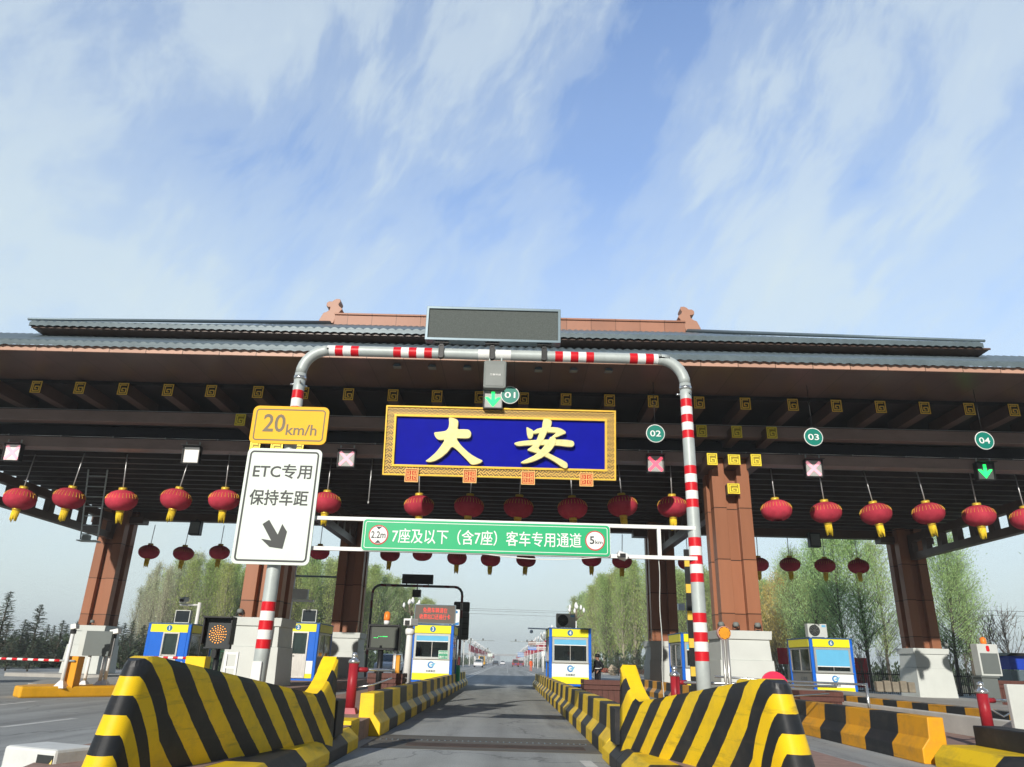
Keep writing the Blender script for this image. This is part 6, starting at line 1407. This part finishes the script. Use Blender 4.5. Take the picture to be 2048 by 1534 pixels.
# ------------------------------------------------------------------ right side: fence, bunting, vans, flower bed
t = thing('fence', 'black picket fence behind the terminal cabinet at the right', 'fence', (19, 47.0, 0)); mb = MB()
for k in range(110): mb.box(k*.12, k*.12+.03, -.012, .012, .1, 1.35)
mb.build('pickets', MT['fenced'], t); mb = MB(); mb.box(0, 13.2, -.02, .02, .2, .26); mb.box(0, 13.2, -.02, .02, 1.15, 1.21); mb.build('rails', MT['fenced'], t)
t = thing('fence', 'green mesh fence behind the leftmost pedestal', 'fence', (-27, 62, 0)); mb = MB()
for k in range(50): mb.box(k*.3, k*.3+.03, -.012, .012, .1, 1.5)
mb.box(0, 15, -.02, .02, .15, .2); mb.box(0, 15, -.02, .02, 1.45, 1.5); mb.build('mesh', MT['greenf'], t)
p = at(2030, 1340, 40); t = thing('kiosk', 'blue sided kiosk with a dark roof at the right edge', 'kiosk', (p.x+.4, 40, 0)); z = at(2030, 1308, 40).z
mb = MB(); mb.box(-.6, 3, 0, 2.4, z-.75, z-.1); mb.build('wall', MT['bluev'], t); mb = MB(); mb.box(-.6, 3, .05, 2.35, 0, z-.78); mb.build('base', MT['steelb'], t); mb = MB(); mb.prism([(-.9, z-.1), (3.3, z-.1), (3.3, z+.02), (-.6, z+.05)], -.3, 2.7); mb.build('roof', MT['blk'], t)
p = at(2020, 1330, 44); t = thing('plant_frame', 'bright green frame behind the picket fence at the right edge', 'frame', (at(2022, 1330, 49).x, 49, 0)); mb = MB(); [mb.tube([(x, 0, 0), (x*.7, 0, 2.2)], .05, 6) for x in (-.5, .0, .5)]; mb.tube([(-.5, 0, 1.2), (.5, 0, 1.4)], .05, 6); mb.build('frame', mat('bright_green', (.03, .55, .15), .5), t)
for px, py0, py1, lb in ((1565, 1296, 1328, 'red flag on a stand behind the white pedestal'), (1724, 1316, 1375, 'faded red banner between the bare trees right of booth 6')):
    Y = 52; a, b = at(px-8, py1, Y), at(px+9, py0, Y); t = thing('flag', lb, 'flag', (a.x, Y, 0)); mb = MB()
    for k in range(6):
        u, v = k/6*(b.x-a.x), (k+1)/6*(b.x-a.x); mb.add([(u, .08*sin(k), a.z), (v, .08*sin(k+1), a.z), (v, .08*sin(k+1), b.z), (u, .08*sin(k), b.z)], [(0, 1, 2, 3)])
    mb.build('cloth', MT['banner'], t, fix=False); mb = MB(); mb.tube([(b.x-a.x, 0, 0), (b.x-a.x, 0, b.z+.1)], .03, 6); mb.build('pole', MT['wpaint'], t)
t = thing('notice_board', 'pale notice boards behind the left side of booth 6', 'notice board', (at(1597, 1320, 44).x, 44, 0)); mb = MB(); mb.box(-.4, .5, 0, .05, .7, 2.3); mb.build('panel', MT['bwhite'], t); mb = MB(); mb.box(.55, .95, -.02, .05, .6, 2.4); mb.build('blue_panel', MT['bblue'], t); mb = MB(); mb.box(-.35, -.28, 0, .05, 0, .7); mb.box(.4, .47, 0, .05, 0, .7); mb.build('legs', MT['galv'], t)
# flower bed with kerb and rock
Yb = 112
mb = MB(); mb.prism([(12.5, 118), (13.2, 108), (30, 84), (34, 90), (30, 122)], 0, .18, 'z'); struct(mb, 'kerb', MT['conc'])
bed = MB(); rnd = random.Random(8)
for k in range(2600):
    u = rnd.random(); x = 13.4+u*17; y = 109-u*22+rnd.random()*11; z = .18+rnd.random()*.5; s_ = rnd.uniform(.06, .16); a = rnd.random()*6
    bed.add([(x-s_*cos(a), y-s_*sin(a), z-s_), (x+s_*cos(a), y+s_*sin(a), z-s_), (x+s_*cos(a), y+s_*sin(a), z+s_), (x-s_*cos(a), y-s_*sin(a), z+s_)], [(0, 1, 2, 3)])
tag(bed.build('flower_bed', leafmat('flower', (.32, .06, .05), .8, .1), fix=False), 'red and white flowers in the bed right of booth 4', 'flower bed', kind='stuff')
p = at(1226, 1340, 100); me = bpy.data.meshes.new('rock'); bm = bmesh.new(); bmesh.ops.create_icosphere(bm, subdivisions=3, radius=1)
for v in bm.verts: v.co = Vector((v.co.x*.62, v.co.y*.5, v.co.z*.72+.1*sin(5*v.co.x+3*v.co.z)))
bm.to_mesh(me); bm.free(); me.materials.append(MT['rock']); o = bpy.data.objects.new('rock', me); COL.objects.link(o); o.location = (p.x, 100, .55); tag(o, 'pale boulder in the flower bed left of the right crash wall tip', 'rock')

# ------------------------------------------------------------------ trees
def tree(name, label, cat, seed, H_, cw, nb, leafn, leaf, lm, bm_, trunk=.16, up=.75, twig=True, base=.12, sway=.06, lsz=(.10, .22), fan=None):
    rnd = random.Random(seed); t = thing(name, label, cat); T = MB(); Lf = MB()
    lean = rnd.uniform(-.04, .08)
    def tp(h): return Vector((lean*h+.05*sin(h*.8+seed), .05*sin(h*.6+2*seed), h))
    k = 9
    T.tube([tp(H_*.95*i/k) for i in range(k+1)], [trunk*(1-.93*i/k)+.012 for i in range(k+1)], 6, cap=False)
    for b in range(nb):
        f = base+(.97-base)*((b+rnd.random())/nb); h0 = H_*f; a = rnd.random()*2*pi
        prof = (1-f)**.55*(.35+.65*min(1, (f-base)/.25+.2)) if fan is None else fan(f)
        Ln = cw*prof*rnd.uniform(.7, 1.15)/max(.3, math.sqrt(1-up*up))
        d = Vector((cos(a)*math.sqrt(1-up*up), sin(a)*math.sqrt(1-up*up), up)).normalized()
        p0 = tp(h0); q = [p0]; dd = d.copy()
        for i in range(4):
            dd = (dd+Vector((sway*.5, 0, .10))+Vector((rnd.uniform(-1, 1), rnd.uniform(-1, 1), rnd.uniform(-1, 1)))*.10).normalized(); q.append(q[-1]+dd*Ln/4)
        r0 = max(.012, trunk*.34*(1-f))
        T.tube(q, [r0, r0*.8, r0*.6, r0*.4, .006], 4, cap=False)
        for j in range(leafn):
            u = rnd.random()**.7*4; i = min(3, int(u)); pt = q[i].lerp(q[i+1], u-i)
            off = Vector((rnd.gauss(0, 1), rnd.gauss(0, 1), rnd.gauss(.2, 1)))*(.10+.09*cw)*(.5+.5*u/4)
            c = pt+off; s_ = rnd.uniform(*lsz); e = rnd.uniform(1.4, 2.8)
            ax = (dd*1.2+Vector((rnd.gauss(.25, .5), rnd.gauss(0, .5), rnd.gauss(.3, .5)))).normalized(); bx_ = ax.cross(Vector((rnd.gauss(0, 1), rnd.gauss(0, 1), rnd.gauss(0, 1)))).normalized()
            Lf.add([c-ax*s_*e*.5, c+bx_*s_*.3, c+ax*s_*e*.5, c-bx_*s_*.3], [(0, 1, 2, 3)])
        if twig:
            for j in range(3):
                i = rnd.randint(1, 3); w_ = q[i]+Vector((rnd.uniform(-.6, .8), rnd.uniform(-.6, .6), rnd.uniform(.3, 1.1)))*cw*.35; T.tube([q[i], w_], [.012, .004], 3, cap=False)
    T.build('trunk', bm_, t, fix=False); Lf.build('crown', lm, t, fix=False)
    return t
used = {}
def put(src, x, y, sc_, rz, label, group, sz=None):
    s3 = (sc_, sc_, sz or sc_)
    if src not in used: used[src] = 1; src.location = (x, y, 0); src.rotation_euler.z = rz; src.scale = s3; src['label'] = label; src['group'] = group
    else: dup(src, (x, y, 0), rz, label, s3, group)
PA = tree('poplar_tree', '', 'tree', 1, 15, 2.0, 130, 46, 0, MT['leaf'], MT['barkp'], .17, .925, lsz=(.07, .15))
PB_ = tree('poplar_tree', '', 'tree', 2, 15, 2.3, 130, 46, 0, MT['leaf'], MT['bark'], .17, .90, lsz=(.07, .15))
PC = tree('poplar_tree', '', 'tree', 3, 15, 1.9, 140, 22, 0, MT['leafb'], MT['barkp'], .15, .93, lsz=(.06, .14))
PD = tree('poplar_tree', '', 'tree', 4, 15, 2.7, 130, 48, 0, MT['leafg'], MT['barkp'], .17, .86, lsz=(.07, .16))
rnd = random.Random(21)
# left grove: tops follow a rising then falling line
def grove(side, pts, n, label, group, kinds):
    for k in range(n):
        u = (k+.5)/n*(len(pts)-1); i = min(len(pts)-2, int(u)); f = u-i
        (px0, py0, Y0, kd0), (px1, py1, Y1, kd1) = pts[i], pts[i+1]
        px, py, Y = px0+(px1-px0)*f+rnd.uniform(-8, 8), py0+(py1-py0)*f+rnd.uniform(-4, 22), Y0+(Y1-Y0)*f+rnd.uniform(-6, 14)
        p = at(px, py, Y); h = max(5, p.z)
        kd = kd0 if f < .5 else kd1; src = {'a': PA, 'b': PB_, 'c': PC, 'd': PD}[kd if rnd.random() < .65 else rnd.choice('abd')]
        ww = min(1.6, h/15*rnd.uniform(1.15, 1.5))
        put(src, p.x, Y, ww, rnd.random()*6, label, group, h/15)
grove(-1, [(285, 1165, 112, 'c'), (335, 1125, 104, 'c'), (395, 1105, 108, 'c'), (450, 1112, 106, 'a'), (520, 1125, 106, 'a'), (590, 1118, 112, 'b'), (660, 1112, 112, 'b'), (735, 1125, 116, 'a'), (790, 1150, 124, 'b'), (840, 1185, 150, 'a'), (865, 1212, 190, 'b')], 78, 'young green poplar in the grove left of the road', 'poplars in the left grove', 'abc')
grove(1, [(1150, 1222, 200, 'b'), (1165, 1195, 170, 'b'), (1195, 1160, 140, 'a'), (1235, 1128, 122, 'a'), (1285, 1125, 116, 'a'), (1345, 1135, 116, 'd'), (1400, 1135, 112, 'a'), (1440, 1150, 112, 'd'), (1500, 1160, 112, 'd'), (1560, 1160, 108, 'a')], 64, 'young green poplar in the grove right of the road', 'poplars in the right grove', 'abd')
WA = tree('willow_tree', '', 'tree', 11, 12, 4.2, 120, 60, 0, MT['leafy'], MT['barkp'], .22, .62, base=.2, lsz=(.10, .20))
for k, (px, py, Y) in enumerate(((1560, 1150, 92), (1592, 1158, 84), (1624, 1165, 88), (1535, 1175, 100))):
    p = at(px, py, Y); put(WA, p.x, Y, p.z/12, k*1.7, 'yellowish willow behind the white pedestal, '+['tallest of the group', 'nearest to booth 6', 'rightmost of the group', 'leftmost of the group'][k], 'yellow willows behind the pedestal')
BA = tree('young_tree', '', 'tree', 15, 11, 3.6, 90, 170, 0, MT['leafg'], MT['bark'], .15, .56, base=.22, lsz=(.045, .10), sway=.1)
BB = tree('young_tree', '', 'tree', 16, 11, 3.1, 80, 140, 0, MT['leafg'], MT['bark'], .13, .70, base=.18, lsz=(.045, .10), sway=.1)
for k, (px, py, Y, s_, lb) in enumerate(((1640, 1085, 62, 0, 'airy young tree with pale green leaves behind booth 6'), (1700, 1068, 56, 1, 'slender young tree with dark limbs just right of booth 6'), (1745, 1060, 58, 0, 'slender young tree left of the rear right column'), (1785, 1090, 66, 1, 'thin young tree half hidden by the rear right column'),
                                     (1668, 1120, 74, 1, 'thin bare tree behind the air conditioner of booth 6'), (1610, 1110, 80, 0, 'airy green tree behind the right end of the willows'), (1925, 1075, 50, 0, 'leafy young tree right of the rear right column'), (1880, 1100, 60, 1, 'thin young tree just behind the right side of the rear right column'), (1960, 1130, 66, 0, 'small leafy tree behind the terminal cabinet'))):
    p = at(px, py, Y); put([BA, BB][s_], at(px-(6 if px > 1800 else 0), 1380, Y).x, Y, p.z/11, k*2.1, lb, 'young trees at the right')
p = at(2120, 960, 36); put(PD, p.x, 36, .95, 2, 'green tree reaching in at the right edge of the photo', 'trees at the right edge', p.z/15)
SA = tree('bare_shrub', '', 'shrub', 31, 3, 1.3, 40, 5, 0, MT['shrub'], MT['twig'], .03, .8, base=.05, lsz=(.02, .045))
for k, (px, Y, s_) in enumerate(((1690, 50, .8), (1730, 49, .9), (1770, 52, .8), (1905, 48, 1.0), (1940, 52, 1.1), (2000, 50, 1.5), (2035, 50, 1.6), (1560, 60, 1.0), (1600, 64, 1.1), (1520, 70, 1.0))):
    put(SA, at(px, 1380, Y).x, Y, s_, k, 'bare twiggy shrub, number %s from the left among those at the right' % 'one two three four five six seven eight nine ten'.split()[[3, 4, 5, 6, 7, 8, 9, 1, 2, 0][k]], 'bare shrubs at the right')
# conifers
def spruce(label, seed, H_, cw, lm=None):
    rnd = random.Random(seed); t = thing('spruce_tree', label, 'tree'); T = MB(); Lf = MB()
    T.tube([(0, 0, 0), (0, 0, H_)], [.09, .01], 6)
    n = int(H_*9)
    for i in range(n):
        f = .06+.94*i/n; z = H_*f; r = cw*(1-f)**.85+.05
        for j in range(6):
            a = rnd.random()*6.283; L_ = r*rnd.uniform(.65, 1.15); d = Vector((cos(a), sin(a), rnd.uniform(-.12, .30)))
            T.tube([(0, 0, z), tuple(Vector((0, 0, z))+d*L_)], [.018, .004], 3, cap=False)
            for q in range(max(3, int(L_*9))):
                u = (q+rnd.random())/max(3, int(L_*9)); c = Vector((0, 0, z))+d*L_*u; s_ = rnd.uniform(.07, .16)
                x_ = (d+Vector((rnd.gauss(0, .5), rnd.gauss(0, .5), rnd.gauss(.05, .35)))).normalized(); y_ = x_.cross(Vector((rnd.gauss(0, .4), rnd.gauss(0, .4), 1))).normalized()
                Lf.add([c-x_*s_, c+y_*s_*.32, c+x_*s_*1.2, c-y_*s_*.32], [(0, 1, 2, 3)])
    T.build('trunk', MT['bark'], t, fix=False); Lf.build('foliage', lm or MT['needle'], t, fix=False); return t
SP = [spruce('', 5, 5, 1.15), spruce('', 6, 5, 1.4)]
for k, (px, py, Y) in enumerate(((22, 1182, 52), (84, 1208, 54), (-12, 1225, 50), (52, 1238, 56), (110, 1250, 60), (200, 1248, 62), (236, 1243, 62), (268, 1240, 63), (222, 1262, 58), (300, 1252, 68), (136, 1248, 66), (252, 1268, 58), (-40, 1215, 52), (30, 1262, 47), (72, 1268, 47), (128, 1240, 58))):
    p = at(px, py, Y); ps = ['tallest spruce at the left edge', 'second tall spruce from the left edge', 'spruce cut off by the left edge', 'short spruce between the two tall ones', 'spruce just left of the leftmost column', 'spruce just right of the leftmost column', 'spruce behind the right side of the grey cabinet', 'spruce left of booth 1', 'low spruce between the grey cabinet and booth 1', 'spruce peeping over booth 1', 'spruce hidden behind the leftmost column', 'lowest spruce near booth 1', 'spruce outside the left edge', 'low front spruce under the tallest one', 'low front spruce above the boom', 'spruce close to the leftmost pedestal']
    put(SP[k % 2], p.x, Y, p.z/5*1.35, k*1.3, 'dark green '+ps[k], 'spruces at the left', p.z/5)
for k in range(16):
    px = -30+k*21+(k*37 % 11); Y = 57+(k*29 % 9); p = at(px, 1236+(k*53 % 34), Y)
    put(SP[k % 2], p.x, Y, p.z/5*1.45, k*.9, 'dark green spruce in the thick row behind the boom and booth 1', 'spruces in the thick row at the left', p.z/5)
PN = spruce('', 9, 4.4, 2.2)
for k, (px, py, Y, lb) in enumerate(((1272, 1296, 88, 'dark layered pine in the flower bed right of the guard'), (1236, 1306, 98, 'low dark pine behind the boulder'), (1300, 1290, 92, 'dark pine beside the rear middle pedestal'))):
    p = at(px, py, Y); put(PN, p.x, Y, .95, k, lb, 'pines in the flower bed', p.z/4.4)
# low dark undergrowth behind the groves (reads as one mass)
ug = MB(); rnd = random.Random(77)
def brush(x, y, hmax):
    for q in range(26):
        c = Vector((x+rnd.gauss(0, 1.1), y+rnd.gauss(0, 1.1), rnd.random()**1.4*hmax)); s_ = rnd.uniform(.15, .42); ax = Vector((rnd.gauss(0, .5), rnd.gauss(0, .5), 1)).normalized(); b = ax.cross(Vector((rnd.gauss(0, 1), rnd.gauss(0, 1), .2))).normalized()
        ug.add([c-ax*s_, c+b*s_*.45, c+ax*s_, c-b*s_*.45], [(0, 1, 2, 3)])
for k in range(210): x = rnd.uniform(-62, -15); brush(x, 96+abs(x+30)*.1+rnd.uniform(-3, 8), rnd.uniform(1.5, 3.4))
for k in range(170): x = rnd.uniform(13, 60); brush(x, 112-(x-13)*.35+rnd.uniform(0, 10), rnd.uniform(1.4, 3.2))
for k in range(110): brush(rnd.uniform(-46, -22), rnd.uniform(58, 66), rnd.uniform(1.0, 2.4))
for k in range(150): y = rnd.uniform(120, 420); brush(rnd.choice((-1, 1))*rnd.uniform(0, 4)+rnd.choice((-16.5, 14.5)), y, rnd.uniform(1.2, 2.6))
tag(ug.build('undergrowth', MT['shrub'], fix=False), 'dark undergrowth at the foot of the poplar groves', 'undergrowth', kind='stuff')
# far wooded strip at the horizon
fw = MB()
for k in range(2600):
    x = rnd.uniform(-900, 900)
    if abs(x) < 14: continue
    y = rnd.uniform(560, 700); h = rnd.uniform(3, 9); c = Vector((x, y, h*rnd.random())); s_ = rnd.uniform(1, 2.6); ax = Vector((rnd.gauss(0, .4), 0, 1)).normalized(); b = Vector((1, rnd.gauss(0, .5), 0)).normalized()
    fw.add([c-ax*s_, c+b*s_*.7, c+ax*s_, c-b*s_*.7], [(0, 1, 2, 3)])
tag(fw.build('far_wood', MT['shrub'], fix=False), 'hazy line of trees along the horizon', 'wood', kind='stuff')
# power lines across the road
for k, (ya, yb) in enumerate(((1203, 1220), (1205, 1224), (1211, 1230))):
    Y = 240; a, b = at(760, ya-4, Y), at(1180, yb, Y); d = b-a; t = MB(); n = 16
    t.tube([(a.x-60+(d.x+120)*i/n, 0, a.z+d.z*i/n-5*(1-(2*i/n-1)**2)*.25) for i in range(n+1)], .035, 4, cap=False)
    o = t.build('power_line', MT['wire'], loc=(0, Y+k*1.5, 0)); tag(o, 'thin power line crossing the sky under the rear lanterns, %s of three' % ('top', 'middle', 'bottom')[k], 'cable', 'power lines')
for k, z in enumerate((0, .5)):
    Y = 90; a, b = at(2000, 1222+k*8, Y), at(2100, 1224+k*8, Y); t = MB(); t.tube([(a.x-2, 0, a.z), (b.x+30, 0, b.z)], .02, 4, cap=False); o = t.build('power_line', MT['wire'], loc=(0, Y+k, 0)); tag(o, 'thin power line at the right edge of the photo, %s of two' % ('upper', 'lower')[k], 'cable', 'power lines')

# ------------------------------------------------------------------ haze
mb = MB(); mb.box(-1700, 1700, -60, 1650, -1.5, 46)
m = bpy.data.materials.new('haze'); m.use_nodes = True; nt = m.node_tree; nt.nodes.clear()
o_ = nt.nodes.new('ShaderNodeOutputMaterial'); v = nt.nodes.new('ShaderNodeVolumePrincipled'); v.inputs['Color'].default_value = (.86, .93, .97, 1); v.inputs['Density'].default_value = HAZE; v.inputs['Anisotropy'].default_value = 0.0
nt.links.new(v.outputs[0], o_.inputs['Volume']); hz = mb.build('haze', m); tag(hz, 'thin pale haze over the road', 'haze', kind='stuff'); hz.display_type = 'WIRE'
